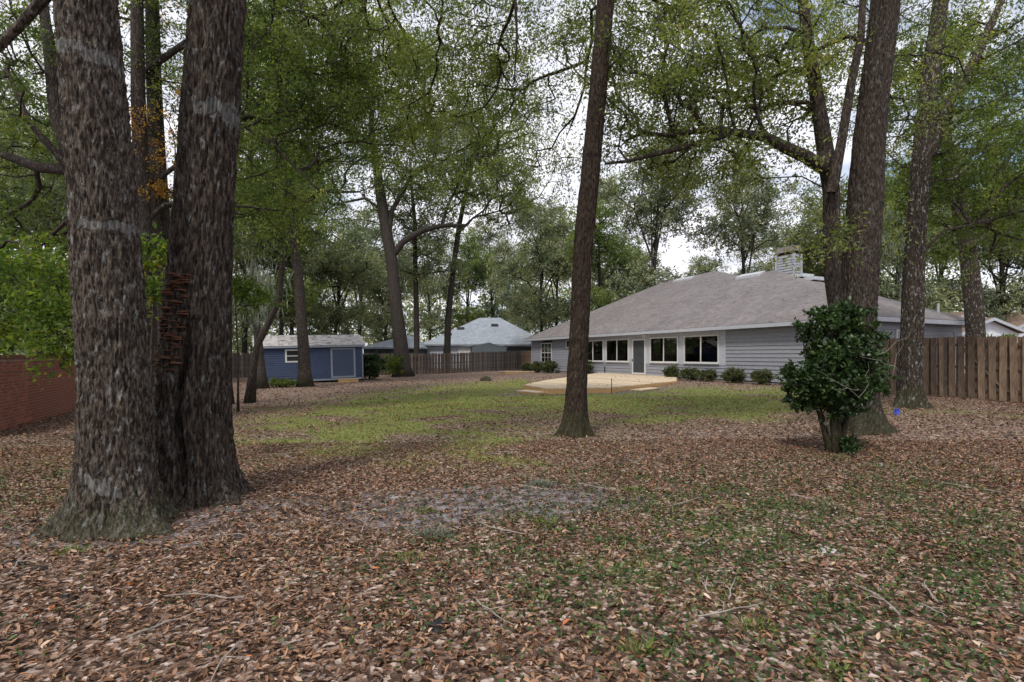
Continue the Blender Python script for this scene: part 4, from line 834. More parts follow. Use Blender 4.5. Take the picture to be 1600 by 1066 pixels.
# chimney
Yc = 31.0; Xc = (1232-800)/F*Yc; rel = Vector((Xc-O2.x, Yc-O2.y)); cxl = rel.dot(dS); cyl = rel.dot(Vector((-.906, -.423)))
hx, hy = .60, .30; zc1 = zpx(399, Yc); ch = MB().box(cxl-hx+.03, cxl+hx-.03, cyl-hy+.03, cyl+hy-.03, 4.5, zc1).build('chimney', M['soffit'], hs)
for i in range(14):
    z = zc1-.02-(i+1)*.16
    MB().box(cxl-hx+.09, cxl+hx-.09, cyl+hy-.03, cyl+hy+.0, z, z+.115).build('siding_board', M['trim'], ch)
    MB().box(cxl-hx, cxl-hx+.03, cyl-hy+.09, cyl+hy-.09, z, z+.115).build('siding_board', M['trim'], ch)
for a in (-1, 1):
    for b in (-1, 1): MB().box(cxl+a*hx-.06, cxl+a*hx+.06, cyl+b*hy-.06, cyl+b*hy+.06, 4.5, zc1).build('corner_board', M['trim'], ch)
MB().box(cxl-hx+.05, cxl+hx-.05, cyl-hy+.05, cyl+hy-.05, zc1, zc1+.14).build('flue_gap', M['dark'], ch)
cp = MB(); e = .07; z0 = zc1+.14
cp.hexa([(cxl-hx-e, cyl-hy-e, z0), (cxl+hx+e, cyl-hy-e, z0), (cxl+hx+e, cyl+hy+e, z0), (cxl-hx-e, cyl+hy+e, z0), (cxl-hx+.02, cyl-hy+.02, z0+.34), (cxl+hx-.02, cyl-hy+.02, z0+.34), (cxl+hx-.02, cyl+hy-.02, z0+.34), (cxl-hx+.02, cyl+hy-.02, z0+.34)])
cp.build('chimney_cap', M['roof'], ch)

# ------------------------------------------------------------------ deck
DZ = .22
def dpt(px, py): Y = (CAMZ-DZ)*F/(py-HY); return Vector(((px-800)/F*Y, Y))
def wl(s): return O2+dS*s+Vector((-.906, -.423))*.04
dp = [wl(sx(1058)), dpt(1056, 595.5), dpt(955, 605.5), dpt(852, 607), dpt(819, 601), dpt(853, 594), wl(sx(938))]
dk = thing('deck', 'low new pine deck with angled corners at the back door', 'deck', (dp[0].x, dp[0].y, 0), math.atan2(.906, -.423))
nO = Vector((-.906, -.423)); lp = [((p-dp[0]).dot(dS), (p-dp[0]).dot(nO)) for p in dp]
def clipband(poly, y0, y1):
    def cl(pl, f, yv, keep):
        o = []
        for i in range(len(pl)):
            a, b = pl[i], pl[(i+1) % len(pl)]; ia, ib = keep(a[1]), keep(b[1])
            if ia: o.append(a)
            if ia != ib: t_ = (yv-a[1])/(b[1]-a[1]); o.append((a[0]+(b[0]-a[0])*t_, yv))
        return o
    p = cl(poly, None, y0, lambda v: v >= y0); return cl(p, None, y1, lambda v: v <= y1) if p else []
area = sum(lp[i][0]*lp[(i+1) % len(lp)][1]-lp[(i+1) % len(lp)][0]*lp[i][1] for i in range(len(lp)))
pl = lp if area > 0 else lp[::-1]
y = min(p[1] for p in pl); ymax = max(p[1] for p in pl)
while y < ymax:
    c = clipband(pl, y+.005, min(y+.137, ymax))
    if len(c) >= 3: MB().poly(c, DZ-.035, DZ+random.uniform(-.001, .001)).build('deck_board', M['deck'], dk)
    y += .142
for i in range(len(pl)):
    a, b = Vector(pl[i]), Vector(pl[(i+1) % len(pl)]); d = (b-a).normalized(); nn = Vector((d.y, -d.x))
    if abs(a.y) < .01 and abs(b.y) < .01: continue
    MB().hexa([(*(a+nn*.002), .0), (*(b+nn*.002), .0), (*(b+nn*.04), .0), (*(a+nn*.04), .0), (*(a+nn*.002), DZ-.04), (*(b+nn*.002), DZ-.04), (*(b+nn*.04), DZ-.04), (*(a+nn*.04), DZ-.04)][0:8]).build('rim_board', M['deckrim'], dk)
def slab(name, label, cat, c, rz, L_, W_, z0, z1, m, parts=1):
    o = thing(name, label, cat, (c[0], c[1], 0), rz)
    for k in range(parts):
        w0 = -W_/2+W_*k/parts; MB().box(-L_/2, L_/2, w0+.006, w0+W_/parts-.006, z1-.04, z1).build('step_board', m, o)
    MB().box(-L_/2+.04, L_/2-.04, -W_/2+.03, W_/2-.03, z0, z1-.04).build('step_base', M['deckrim'], o); return o
c = W(834, 19.0); slab('deck_step', 'low pine step at the left front corner of the deck', 'step', (c.x-.05, 18.9), R(-55)+math.pi/2*0, 1.3, .55, -.02, .10, M['deck'], 3)
c = W(1010, 20.6); slab('deck_step', 'low pine step at the right front edge of the deck', 'step', (c.x-.1, 20.3), R(50), 1.7, .5, -.02, .10, M['deck'], 3)
c = W(812, 41); slab('porch_step', 'pale wooden step in front of the far fence corner beside the house', 'step', (c.x-.2, 41.5), R(25), 2.6, 1.2, -.05, .12, M['woodlow'], 4)
c = dpt(955, 606.5); st = MB().tube([(0, 0, -.1), (0, 0, .56)], [.014, .014], 8).build('metal_stake', M['black']); st.location = (c.x, c.y-.08, g1(c.x, c.y)); tag(st, 'thin dark metal stake upright at the deck front edge', 'stake')
for px, lab in ((947, 'thin dark pipe standing against the wall left of the back door'), (1086, 'thin dark pipe standing against the wall under the right window')):
    pp = O2+dS*sx(px)+nO*.12; s_ = MB().tube([(0, 0, -.05), (0, 0, .5)], [.03, .03], 8).build('wall_pipe', M['dark']); s_.location = (pp.x, pp.y, g1(pp.x, pp.y)+.1); tag(s_, lab, 'pipe')

# loose leaves on the deck and the roof
k = 60; ax, ay = np.array([p.x for p in dp]), np.array([p.y for p in dp]); X = rs.uniform(ax.min(), ax.max(), k*2); Y = rs.uniform(ay.min(), ay.max(), k*2); ins = np.zeros(k*2, bool)
for i in range(len(dp)):
    a, b = dp[i], dp[(i+1) % len(dp)]; c_ = ((a.y > Y) != (b.y > Y)) & (X < (b.x-a.x)*(Y-a.y)/(b.y-a.y+1e-12)+a.x); ins ^= c_
X, Y = X[ins], Y[ins]; k = len(X)
o = leafobj('deck_leaves', np.stack([X, Y, np.full(k, DZ+.008)], 1), np.stack([rs.normal(size=k), rs.normal(size=k), rs.rand(k)*.15], 1), .06+.05*rs.rand(k), .03+.02*rs.rand(k), M['litter'], kind='stuff'); tag(o, 'scattered brown leaves lying on the pine deck', 'leaf litter')
k = 1300; S_ = rs.uniform(.5, 28, k); Q_ = rs.rand(k)**1.5*8; ok = (Q_ < S_*.68) & (Q_ < (SR-S_)*.8); S_, Q_ = S_[ok], Q_[ok]; k = len(S_)
px_, py_ = HA.x+dS.x*S_+qD.x*Q_, HA.y+dS.y*S_+qD.y*Q_
gd_ = M1[1]; ok = Q_ < np.interp(S_, [0, Pk[0], V[0], M2[0], M1[0], SR], [0, Pk[1], V[1], M2[1], M1[1], 0])-.1
k = int(ok.sum()); o = leafobj('roof_leaves', np.stack([px_[ok], py_[ok], zt+K*Q_[ok]+.01], 1), np.stack([rs.normal(size=k), rs.normal(size=k), rs.rand(k)*.5], 1), .05+.04*rs.rand(k), .025+.02*rs.rand(k), M['litter'], rnd=.6+.38*rs.rand(k), kind='stuff'); tag(o, 'fallen leaves and debris specks on the shingle roof', 'leaf litter')

# ------------------------------------------------------------------ shed
sl_, sr_ = W(401, 30.2), W(568, 33.0); dv = (Vector((sr_.x, sr_.y))-Vector((sl_.x, sl_.y))); SLn = dv.length; ang = math.atan2(dv.y, dv.x)
sh = thing('garden_shed', 'blue lap sided garden shed with weathered pale roof', 'shed', (sl_.x, sl_.y, -.26), ang); sh.rotation_euler = (0, -R(1.5), ang)
Hs = 2.14; SD = 3.0
def shx(px):
    u = (px-800)/F; return (u*sl_.y-sl_.x)/(dv.x/SLn-u*dv.y/SLn)
def rb(a, b, z0, z1, name='siding_board', m=M['shed']):
    MB().add([(x, -y, z) for x in (a, b) for (y, z) in ((0, z0), (.038, z0), (.004, z1), (0, z1))], [(3, 2, 1, 0), (4, 5, 6, 7), (0, 1, 5, 4), (1, 2, 6, 5), (2, 3, 7, 6), (3, 0, 4, 7)]).build(name, m, sh)
da, db = shx(517.5), shx(556); wa, wb = shx(446.5), shx(468); z = .12
while z < Hs-.01:
    z1 = min(z+.135, Hs); holes = [(da, db, 0, 2.02), (wa, wb, 1.2, 2.0)]; segs = [(0.05, SLn-.05)]
    for (h0, h1, c0, c1) in holes:
        if z < c1-.02 and z1 > c0+.02:
            segs = [x for (a, b) in segs for x in (((a, h0), (h1, b)) if a < h0 and b > h1 else ((a, b),))]
    for a, b in segs: rb(a, b, z, z1)
    z = z1
MB().box(0, SLn, .001, .1, .12, Hs).box(0, .1, .1, SD, .12, Hs).box(SLn-.1, SLn, .1, SD, .12, Hs).box(.1, SLn-.1, SD-.1, SD, .12, Hs).box(0.05, SLn-.05, .05, SD-.05, .1, .16).build('wall', M['shed'], sh)
for x in (0, SLn-.06): MB().box(x-.002, x+.062, -.035, -.0, .1, Hs).build('corner_board', M['shedtrim'], sh)
MB().box(-.1, SLn+.1, -.2, -.17, Hs-.06, Hs+.07).build('fascia', M['shedtrim'], sh)
MB().box(.1, SLn-.1, -.035, -.026, .02, .12).build('skirt_board', M['shedtrim'], sh)
t_ = MB(); t_.box(da, da+.11, -.05, -.002, .15, 2.02); t_.box(db-.11, db, -.05, -.002, .15, 2.02); t_.box(da+.11, db-.11, -.05, -.002, 1.93, 2.02); t_.box(da+.11, db-.11, -.05, -.002, .15, .25); dfm = t_.build('door_frame', M['shedtrim'], sh)
dw = db-da-.22; ddo = MB().box(da+.11, db-.11, -.03, -.003, .25, 1.93).build('door', M['sheddoor'], sh)
for k in range(10): x = da+.11+dw*k/10; MB().box(x+.008, x+dw/10-.008, -.037, -.03, .26, 1.92).build('door_board', M['sheddoor'], ddo)
MB().box(da+.18, da+.21, -.06, -.037, 1.0, 1.12).build('handle', M['black'], ddo)
t_ = MB(); t_.box(wa, wa+.1, -.05, -.002, 1.2, 2.0); t_.box(wb-.06, wb, -.05, -.002, 1.2, 2.0); t_.box(wa+.1, wb-.06, -.05, -.002, 1.91, 2.0); t_.box(wa+.1, wb-.06, -.05, -.002, 1.2, 1.29); t_.box(wa+.1, wb-.06, -.045, -.004, 1.57, 1.62)
wf = t_.build('window', M['white'], sh); MB().box(wa+.1, wb-.06, -.02, -.01, 1.29, 1.57).build('pane', M['black'], wf); MB().box(wa+.1, wb-.06, -.02, -.01, 1.62, 1.91).build('pane', M['black'], wf)
rz_ = Hs+.72; rm = MB()
for k in range(9):   # roofing sheets, slightly uneven
    x0 = -.15+(SLn+.3)*k/9; x1 = -.15+(SLn+.3)*(k+1)/9-.012; j = random.uniform(0, .012)
    MB().hexa([(x0, -.2, Hs+.03+j), (x1, -.2, Hs+.03+j), (x1, SD/2, rz_+j), (x0, SD/2, rz_+j), (x0, -.2, Hs+.07+j), (x1, -.2, Hs+.07+j), (x1, SD/2, rz_+.04+j), (x0, SD/2, rz_+.04+j)]).build('roof_sheet', M['shedroof'], sh)
MB().hexa([(-.15, SD/2, rz_), (SLn+.15, SD/2, rz_), (SLn+.15, SD+.2, Hs+.03), (-.15, SD+.2, Hs+.03), (-.15, SD/2, rz_+.04), (SLn+.15, SD/2, rz_+.04), (SLn+.15, SD+.2, Hs+.07), (-.15, SD+.2, Hs+.07)]).build('roof', M['shedroof'], sh)
for x in (.02, SLn-.04): MB().add([(x, 0, Hs), (x, SD/2, rz_-.01), (x, SD, Hs), (x+.02, 0, Hs), (x+.02, SD/2, rz_-.01), (x+.02, SD, Hs)], [(0, 2, 1), (3, 4, 5), (0, 1, 4, 3), (1, 2, 5, 4)]).build('gable', M['shed'], sh)
rel = shx(543); pt = Vector((sl_.x, sl_.y))+dv.normalized()*rel; slab('shed_step', 'two tread pale pine step below the blue shed door', 'step', (pt.x+.15, pt.y-.35), ang, 1.25, .5, -.28, -.04, M['woodlow'], 2)

# ------------------------------------------------------------------ fences
def fence(name, label, pts, pitch, sw, H, mslat, two=True, braces=()):
    a, b = Vector(pts[0]), Vector(pts[1]); d = (b-a); L_ = d.length; ang = math.atan2(d.y, d.x)
    root = thing(name, label, 'fence', (a.x, a.y, 0), ang)
    msh = [MB().add([(0, 0, 0), (sw, 0, 0), (sw, .019, 0), (0, .019, 0), (0, 0, H), (sw, 0, H), (sw, .019, H), (0, .019, H), ], [(3, 2, 1, 0), (4, 5, 6, 7), (0, 1, 5, 4), (1, 2, 6, 5), (2, 3, 7, 6), (3, 0, 4, 7)])]
    o0 = msh[0].build('slat', mslat, root); me = o0.data; n = int(L_/pitch); dn = d.normalized(); nrm = Vector((-dn.y, dn.x)); rg2 = random.Random(int(L_*100)); first = True
    for i in range(n):
        for side in ((0, 1) if two else (0,)):
            x = i*pitch+(pitch*.5 if side else 0)+rg2.uniform(-.01, .01); p = a+dn*x; z = g1(p.x, p.y)+.03+rg2.uniform(-.02, .02)
            if first: o = o0; first = False
            else: o = put('slat', me, root)
            o.location = (x, -.045 if side == 0 else .045, z); o.rotation_euler = (0, rg2.uniform(-.012, .012), 0)
    seg = 2.4; k = int(L_/seg)+1
    for i in range(k):
        x0 = i*seg; x1 = min(L_, x0+seg); p = a+dn*x0; q = a+dn*x1; z0, z1 = g1(p.x, p.y), g1(q.x, q.y)
        for h in (.28, .92, 1.6):
            MB().hexa([(x0, -.022, z0+h), (x1, -.022, z1+h), (x1, .022, z1+h), (x0, .022, z0+h), (x0, -.022, z0+h+.085), (x1, -.022, z1+h+.085), (x1, .022, z1+h+.085), (x0, .022, z0+h+.085)]).build('rail', M['fencerail'], root)
        MB().box(x0-.045, x0+.045, -.024+.0, .066, z0-.1, z0+H+.02).build('post', M['fencerail'], root)
    for (xa, za, xb, zb) in braces:
        MB().tube([(xa, 0.0, za), (xb, 0.0, zb)], [.05, .05], 4).build('brace', M['fencerail'], root)
    return root
fence('wooden_fence', 'tall weathered board fence running off to the right, near the lichened oak', [(16.3, 7.0), (13.1, 18.9)], .27, .17, 1.86, M['fence'], braces=[(8.0, .35, 9.1, 1.6), (8.0, 1.6, 9.1, .35)])
fence('wooden_fence', 'long dark board fence along the back of the yard behind the shed', [(-25.5, 35.6), (1.1, 51.2)], .31, .15, 1.83, M['fence2'])
fence('wooden_fence', 'short lighter fence panel joining the back fence to the house corner', [(.9, 50.9), (2.0, 46.4)], .17, .155, 1.86, M['fence'], two=False)

# ------------------------------------------------------------------ brick wall
wa_, wb_ = Vector((-10.2, 9.4)), Vector((-24.6, 36.8)); d = wb_-wa_; LW_ = d.length; ang = math.atan2(d.y, d.x); zb = -.30; HW = 1.62
bwr = thing('brick_wall', 'red brick garden wall along the left side of the yard', 'wall', (wa_.x, wa_.y, zb), ang)
MB().box(0, LW_, -.085, .085, -.1, HW).build('mortar', M['mortar'], bwr)
bmesh_ = MB().box(.007, .193, -.10, .0, .007, .064); bo = bmesh_.build('brick', M['brick'], bwr); bme = bo.data; first = True; rest = MB(); cnt = 0; cand = []
ncourse = int(HW/.072)
for r_i in range(ncourse):
    off = -.1 if r_i % 2 else 0
    for i in range(int(LW_/.203)):
        cand.append((abs(i*.203-1.9-off), i*.203+off, r_i*.072))
cand.sort(); rgb = random.Random(5)
for (dist, x, z) in cand:
    if x < 0: continue
    if cnt < 298:
        o = bo if first else put('brick', bme, bwr); first = False; o.location = (x, -.005+0, z)
        o.location.y = .002+rgb.uniform(-.003, .003); cnt += 1
    elif x < 14: rest.box(x+.005, x+.195, -.095+rgb.uniform(-.002, .002), .0, z+.005, z+.065)
ro = rest.build('brick', M['brick'], bwr); ro['kind'] = 'stuff'
# the face towards the yard
for o in [o for o in D.objects if o.parent == bwr and o.name.startswith('brick')]:
    pass
cpm = MB().box(.004, .066, -.12, .12, 0, .10).build('coping_brick', M['brickcap'], bwr); cme = cpm.data
for i in range(150):
    o = cpm if i == 0 else put('coping_brick', cme, bwr); o.location = (i*.07, 0, HW+rgb.uniform(0, .004))
MB().box(10.5, LW_, -.12, .12, HW, HW+.10).build('coping', M['brickcap'], bwr)

# ------------------------------------------------------------------ neighbours
def hiproof(b, x0, x1, y0, y1, ze, rx0, rx1, zr):
    ym = (y0+y1)/2; b.add([(x0, y0, ze), (x1, y0, ze), (x1, y1, ze), (x0, y1, ze), (rx0, ym, zr), (rx1, ym, zr), (x0, y0, ze-.2), (x1, y0, ze-.2), (x1, y1, ze-.2), (x0, y1, ze-.2)],
          [(0, 1, 5, 4), (1, 2, 5), (2, 3, 4, 5), (3, 0, 4), (0, 6, 7, 1), (1, 7, 8, 2), (2, 8, 9, 3), (3, 9, 6, 0), (9, 8, 7, 6)]); return b
nh = thing('neighbour_house', 'neighbouring house with broad pale blue grey hip roof beyond the back fence', 'house', (-4, 70, 0))
hiproof(MB(), -8.0, 9.2, -2, 16, 2.95, -.9, 2.2, 7.1).build('roof', M['roof_n'], nh)
MB().box(-7.4, 8.6, -1.4, 15, -.3, 2.8).build('wall', M['nwall'], nh)
MB().box(-5.2, -4.3, -1.5, -1.39, 1.0, 2.3).build('window', M['black'], nh); MB().box(-3.2, -1.2, -1.5, -1.39, .2, 2.4).build('door', M['white'], nh); MB().box(2.8, 8.0, -1.5, -1.39, .1, 2.6).build('porch_screen', M['screen'], nh)
for x, z, yy in ((1.5, 5.85, 4.2), (-3.3, 5.3, 3.1), (-4.9, 4.4, 1.2)): MB().box(x-.5, x+.5, yy-.5, yy, z-.35, z+.16).build('roof_vent', M['screen'], nh)
ln = thing('screened_enclosure', 'dark screened pool enclosure with low hip roof left of the pale blue roof', 'enclosure', (-15.2, 66, 0))
hiproof(MB(), -3.4, 4.0, -3, 9, 2.45, .9, 1.4, 4.15).build('roof', M['roof_n'], ln)
MB().box(-3.1, 3.7, -2.7, 8.5, -.3, 2.25).build('screen_wall', M['screen'], ln)
for k in range(8): x = -3.1+6.8*k/7; MB().box(x-.04, x+.04, -2.78, -2.7, -.3, 2.25).build('post', M['black'], ln)
ms_ = thing('metal_shed', 'pale grey metal shed with low gable poking above the back fence', 'shed', (-2.5, 55, 0), R(8))
MB().add([(-1.8, 0, -.2), (1.9, 0, -.2), (1.9, 0, 2.25), (.05, 0, 2.75), (-1.8, 0, 2.35), (-1.8, 3, -.2), (1.9, 3, -.2), (1.9, 3, 2.25), (.05, 3, 2.75), (-1.8, 3, 2.35)], [(0, 1, 2, 3, 4), (9, 8, 7, 6, 5), (0, 5, 6, 1), (1, 6, 7, 2), (4, 9, 5, 0)]).build('wall', M['teal'], ms_)
MB().hexa([(-2.9, -.1, 2.28), (.05, -.1, 2.76), (.05, 3.1, 2.76), (-2.9, 3.1, 2.28), (-2.9, -.1, 2.34), (.05, -.1, 2.82), (.05, 3.1, 2.82), (-2.9, 3.1, 2.34)]).hexa([(.05, -.1, 2.76), (2.0, -.1, 2.22), (2.0, 3.1, 2.22), (.05, 3.1, 2.76), (.05, -.1, 2.82), (2.0, -.1, 2.28), (2.0, 3.1, 2.28), (.05, 3.1, 2.82)]).build('roof', M['metal'], ms_)
for x in (-2.8,): MB().box(x-.04, x+.04, 0, .08, -.2, 2.3).build('post', M['metal'], ms_)
# white gabled house on the right
wh = thing('white_house', 'white board sided house with brown gabled roof beyond the right fence', 'house', (0, 0, 0)); YW = 40
def wp(px, py, Y=YW): p = W(px, Y, py); return (p.x, p.y, p.z)
def gable(pts, dep, ov=.5, mroof=M['brownroof']):
    # pts: left eave, peak, right eave (px,py,Y)
    (a, b, c) = [Vector(wp(*p)) for p in pts]; y = a.y
    MB().add([(a.x+.3, y, -.3), (c.x-.3, y, -.3), (c.x-.3, y, c.z-.12), tuple(b-Vector((0, 0, .12))), (a.x+.3, y, a.z-.12), (a.x+.3, y+dep, -.3), (c.x-.3, y+dep, -.3), (c.x-.3, y+dep, c.z-.12), (b.x, y+dep, b.z-.12), (a.x+.3, y+dep, a.z-.12)],
             [(0, 1, 2, 3, 4), (9, 8, 7, 6, 5), (1, 6, 7, 2), (0, 4, 9, 5), (0, 5, 6, 1)]).build('wall', M['whitewall'], wh)
    for p, q in ((a, b), (b, c)):
        lo = [(p.x, y-ov, p.z-.1), (q.x, y-ov, q.z-.1), (q.x, y+dep+ov, q.z-.1), (p.x, y+dep+ov, p.z-.1)]; MB().hexa(lo+[(x, yy, z+.12) for x, yy, z in lo]).build('roof', mroof, wh)
        fl = [(p.x, y-ov-.04, p.z-.22), (q.x, y-ov-.04, q.z-.22), (q.x, y-ov, q.z-.22), (p.x, y-ov, p.z-.22)]; MB().hexa(fl+[(x, yy, z+.22) for x, yy, z in fl]).build('fascia', M['trim'], wh)
gable([(1478, 503, 42), (1507, 487, 42), (1560, 508, 42)], 9)
gable([(1503, 512, 39), (1544, 497, 39), (1598, 519, 39)], 3.3)
gable([(1492, 522, 38), (1508, 513, 38), (1524, 522, 38)], 2.0)
gable([(1552, 525, 46), (1640, 484, 46), (1740, 525, 46)], 10)

# ------------------------------------------------------------------ shrubs
def shrub(label, x, y, r, h, seed, ml, L=.07, n=60, per=50, name='shrub', cat='shrub', group=None, stems=4, asp=.4, spray=.16):
    z = g1(x, y); rg = random.Random(seed)
    limbs = [([(x, y, z-.03), (x+rg.uniform(-.1, .1)*r, y, z+h*.25), (x+rg.uniform(-.3, .3)*r, y, z+h*.5)], [.03, .025, .015])]
    for k in range(stems-1): th = k*2.1+rg.random(); limbs.append(([(x, y, z), (x+math.cos(th)*r*.3, y+math.sin(th)*r*.3, z+h*.35), (x+math.cos(th)*r*.5, y+math.sin(th)*r*.5, z+h*.6)], [.02, .015, .01]))
    return tree(label, [(x, y, z+h*.55, r, r*.85, h*.45)], limbs, n, per, L, ml, M['bark'], seed, name=name, cat=cat, group=group, minz=z+.02, spray=spray, rtip=.004, twigs=5, droop=.0, maxr=.02, aspect=asp)
def wallp(px, off): return O2+dS*sx(px)+nO*off
for i, (px, r, h, off, lab) in enumerate([(1064, .36, .70, .7, 'leggy dark shrub at the right end of the deck by the wall'), (1098, .62, .62, .8, 'wide clipped shrub under the right window'),
        (1127, .38, .55, .9, 'small rounded shrub below the window corner board'), (1166, .52, .66, .9, 'clipped shrub on its own before the plain siding wall'), (1212, .42, .62, .9, 'shrub half hidden by the camellia at the house wall'),
        (838, .5, .75, .9, 'tiny shrub nearest the far left house corner'), (855, .5, .8, .9, 'small shrub under the small grid window'), (873, .65, 1.0, .9, 'taller small shrub just right of the small grid window'), (926, .7, 1.15, .9, 'leafy shrub peeking out right of the centre trunk')]):
    p = wallp(px, off); shrub(lab, p.x, p.y, r, h, 200+i, M['shrub'], .085 if px > 1000 else .12, 70, 60, name='foundation_shrub', group='shrubs along the house wall')
p = W(577, 35.2); shrub('dark round shrub at the right end of the blue shed', p.x, p.y, 1.0, 1.75, 231, M['camellia'], .16, 110, 60, spray=.3)
p = W(617, 40.4); shrub('loose yellow green bush left of the forked oak foot', p.x, p.y, 1.0, 1.7, 232, M['leaf_yel'], .15, 60, 40, spray=.35)
p = W(1560, 30); shrub('bright green bush before the white gabled house above the fence', p.x, p.y, 1.1, 2.35, 233, M['leaf_yel'], .2, 130, 60, spray=.4)
p = W(448, 27.0); shrub('low dark weeds at the foot of the shed wall', p.x-.3, p.y, .9, .4, 234, M['leaf_dark'], .12, 40, 40, name='weed_clump', cat='weeds')
# camellia
cx_, cy_ = W(1306, 7.35).x, 7.35; cz_ = g1(cx_, cy_); stems = []
for k, (dx, dy, lx) in enumerate([(0, 0, .05), (-.09, .02, -.22), (.07, .03, .22), (-.04, -.05, -.08), (.03, .06, .12)]):
    stems.append(([(cx_+dx*.6, cy_+dy, cz_-.05), (cx_+dx+lx*.3, cy_+dy, cz_+.35), (cx_+dx+lx, cy_+dy*2, cz_+.95), (cx_+dx+lx*1.5, cy_+dy*3, cz_+1.5)], [.055, .045, .03, .015]))
cpt = lambda px, py: W(px, 7.35, py)
def Ec(px, py, rx, ry, rz, w): q = cpt(px, py); return (q.x, q.y, q.z, rx, ry, rz, w)
tree('dark glossy camellia bush on several bare stems in front of the forked oak', [Ec(1305, 575, .62, .55, .50, 10), Ec(1262, 600, .31, .4, .34, 3), Ec(1345, 588, .27, .4, .40, 3), Ec(1330, 508, .32, .35, .30, 3), Ec(1275, 512, .22, .3, .26, 1.6), Ec(1300, 632, .42, .4, .14, 2), Ec(1362, 530, .14, .2, .3, .7)],
     stems, 300, 56, .070, M['camellia'], M['bark_c'], 77, name='camellia_bush', cat='bush', minz=cz_+.4, spray=.125, rtip=.0035, twigs=4, droop=.0, aspect=.52, maxr=.02, foliage='foliage')
shrub('tiny leafy sprout at the foot of the camellia stems', cx_+.13, cy_-.12, .1, .28, 241, M['camellia'], .06, 14, 30, spray=.08)
# bare pale twigs over the camellia
dt = MB(); rg3 = random.Random(8)
for k in range(6):
    a = cpt(1300+rg3.uniform(-20, 60), 560+rg3.uniform(-10, 60)); a.y -= .62; pts = [a]
    dx, dz = rg3.uniform(-.14, .12), rg3.uniform(.02, .14)
    for j in range(5): pts.append(pts[-1]+Vector((dx+rg3.uniform(-.06, .06), rg3.uniform(-.03, .03), dz*.8+rg3.uniform(-.05, .05))))
    dt.tube([tuple(q) for q in pts], [.0028, .0025, .0022, .002, .0015, .001], 4)
o = dt.build('dead_twigs', M['twig']); tag(o, 'tangle of thin pale dead twigs over the camellia', 'twigs', kind='stuff')

# ------------------------------------------------------------------ small things
def lump(name, label, cat, px, py, r, h, m, seed, sy=1, group=None):
    Y = CAMZ*F/(py-HY); X = (px-800)/F*Y; Y = (CAMZ-g1(X, Y))*F/(py-HY); X = (px-800)/F*Y; b = MB(); rg = random.Random(seed); K_, J = 12, 5; v = []
    for j in range(J+1):
        ph = j/J*math.pi/2
        for k in range(K_): th = 2*math.pi*k/K_; q = 1+.28*mnoise.noise(Vector((math.cos(th)*1.7+seed, math.sin(th)*1.7, ph*1.3))); v.append((math.cos(th)*r*math.cos(ph)*q, math.sin(th)*r*sy*math.cos(ph)*q, h*math.sin(ph)*q-.01))
    b.add(v, [(j*K_+k, j*K_+(k+1) % K_, (j+1)*K_+(k+1) % K_, (j+1)*K_+k) for j in range(J) for k in range(K_)])
    o = b.build(name, m, None, False); o.location = (X, Y, g1(X, Y)); return tag(o, label, cat, group)
lump('stone', 'pale rounded stone in the leaves lower right', 'stone', 1293, 862, .085, .035, M['stone'], 1, .6)
lump('stone', 'small pale stone lying right of the camellia foot', 'stone', 1375, 728, .09, .04, M['stone'], 2, .6)
lump('stone', 'flat pale stone left of the bare sand patch', 'stone', 461, 773, .07, .02, M['stone'], 3, .5)
lump('stone', 'small light stone between sand patch and centre trunk', 'stone', 972, 737, .06, .02, M['stone'], 5, .6)
lump('stone', 'broad pale sandy clod left of the grey moss tuft', 'stone', 628, 777, .16, .015, M['stone'], 6, .4)
lump('stump', 'small dark tree stump on the lawn before the back fence', 'stump', 759, 595, .33, .28, M['bark'], 7)
def tuft(label, px, py, r, n, L, ml, name, cat, seed, group=None):
    Y = CAMZ*F/(py-HY); X = (px-800)/F*Y; rg = np.random.RandomState(seed); q = rg.normal(size=(n, 2))*r*.5; root = thing(name, label, cat, (X, Y, g1(X, Y)), group=group)
    P = np.stack([q[:, 0], q[:, 1]*.7, np.zeros(n)], 1); A = np.stack([q[:, 0]/r*1.2+rg.normal(size=n)*.35, q[:, 1]/r*1.2+rg.normal(size=n)*.35, .5+rg.rand(n)], 1)
    leafobj('blades', P, A, L*(.5+.8*rg.rand(n)), np.full(n, L*.11), ml, root, kind='stuff'); return root
tuft('grey tuft of fallen moss on the bare sand patch', 843, 758, .13, 260, .07, M['moss'], 'moss_tuft', 'moss', 1)
tuft('grey moss tuft in the leaves below the sand patch', 677, 838, .13, 240, .07, M['moss'], 'moss_tuft', 'moss', 2)
for i, (px, py, lab) in enumerate([(636, 872, 'bright green grass tuft left of centre in the leaves'), (846, 725, 'green grass tuft just above the grey moss tuft'), (850, 820, 'small green tuft right below the grey moss tuft'), (1300, 1050, 'green grass tuft at the bottom edge, right part'), (1000, 1022, 'green grass tuft at the bottom edge near the middle'), (990, 768, 'green tuft right of the bare sand patch'),
                                   (665, 800, 'green tuft at the left of the sand patch'), (1180, 985, 'green tuft among leaves lower right of centre'), (110, 862, 'long grass at the foot of the massive left trunk')]):
    tuft(lab, px, py, .09, 80, .06, M['grass'], 'grass_tuft', 'grass', 30+i, group='grass tufts in the leaf litter')
lump('black_plastic_scrap', 'crumpled black plastic scrap in the foreground leaves', 'scrap', 686, 978, .085, .03, M['black'], 9, .7)
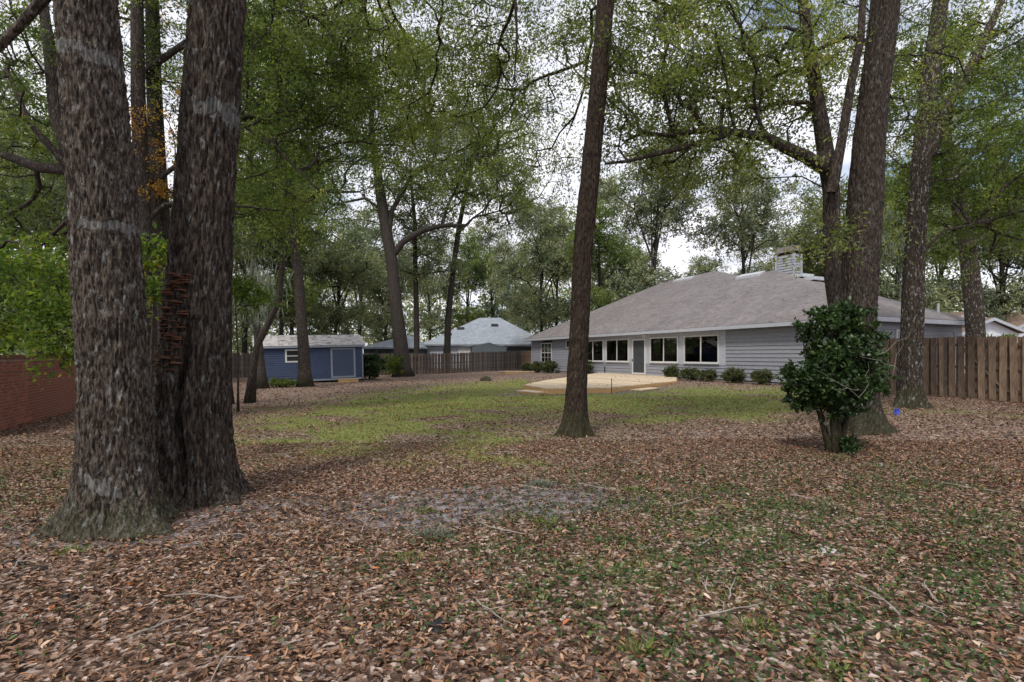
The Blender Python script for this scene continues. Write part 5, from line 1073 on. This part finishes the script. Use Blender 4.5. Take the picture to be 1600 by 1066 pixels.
for i, (px, py, lab) in enumerate([(170, 872, 'black charred chunk right below the massive trunk base'), (60, 890, 'black charred chunk left below the massive trunk'), (375, 876, 'black charred chunk right of the trunk pair'), (245, 868, 'black charred chunk between the massive trunk and the pair gap'), (20, 880, 'black charred chunk at the left picture edge'), (105, 935, 'black charred chunk lower left')]):
    lump('charred_chunk', lab, 'char', px, py, .06, .03, M['black'], 20+i, .6, group='charred chunks near the trunk feet')
# blue flower-like marker
c = W(1400, 11.6); br_ = thing('pinwheel_marker', 'small bright blue plastic marker on the leaves beside the lichened oak', 'marker', (c.x, c.y, g1(c.x, c.y)))
MB().tube([(0, 0, -.02), (0, 0, .1)], [.008, .008], 6).build('stem', M['black'], br_)
for k in range(6): th = k*math.pi/3; MB().add([(0, 0, .09), (math.cos(th-.4)*.06, -.02, .10+math.sin(th-.4)*.06), (math.cos(th)*.09, -.03, .10+math.sin(th)*.09), (math.cos(th+.4)*.06, -.01, .10+math.sin(th+.4)*.06)], [(0, 1, 2, 3)]).build('petal', M['blue'], br_)
# fallen twigs
rg4 = random.Random(12)
for i in range(46):
    Y = 2.4+rg4.random()**1.5*7; X = rg4.uniform(-1, 1)*Y*.98; L_ = rg4.uniform(.15, .55); th = rg4.uniform(0, 6.28); pts = [Vector((0, 0, .02))]
    for j in range(5): th += rg4.uniform(-.35, .35); pts.append(pts[-1]+Vector((math.cos(th)*L_/5, math.sin(th)*L_/5, rg4.uniform(-.004, .012))))
    q = MB().tube([tuple(v) for v in pts], [.0055, .005, .0045, .004, .003, .002], 5)
    th2 = th+.8; a = pts[2]; q.tube([tuple(a), tuple(a+Vector((math.cos(th2)*L_*.2, math.sin(th2)*L_*.2, .015))), tuple(a+Vector((math.cos(th2+.3)*L_*.35, math.sin(th2+.3)*L_*.35, .01)))], [.003, .0025, .0015], 4)
    o = q.build('fallen_twig', M['twig']); o.location = (X, Y, g1(X, Y)+.012); tag(o, 'thin pale forked dead twig lying on the leaf litter', 'twig', 'dead twigs lying on the leaf litter')
tri = 1
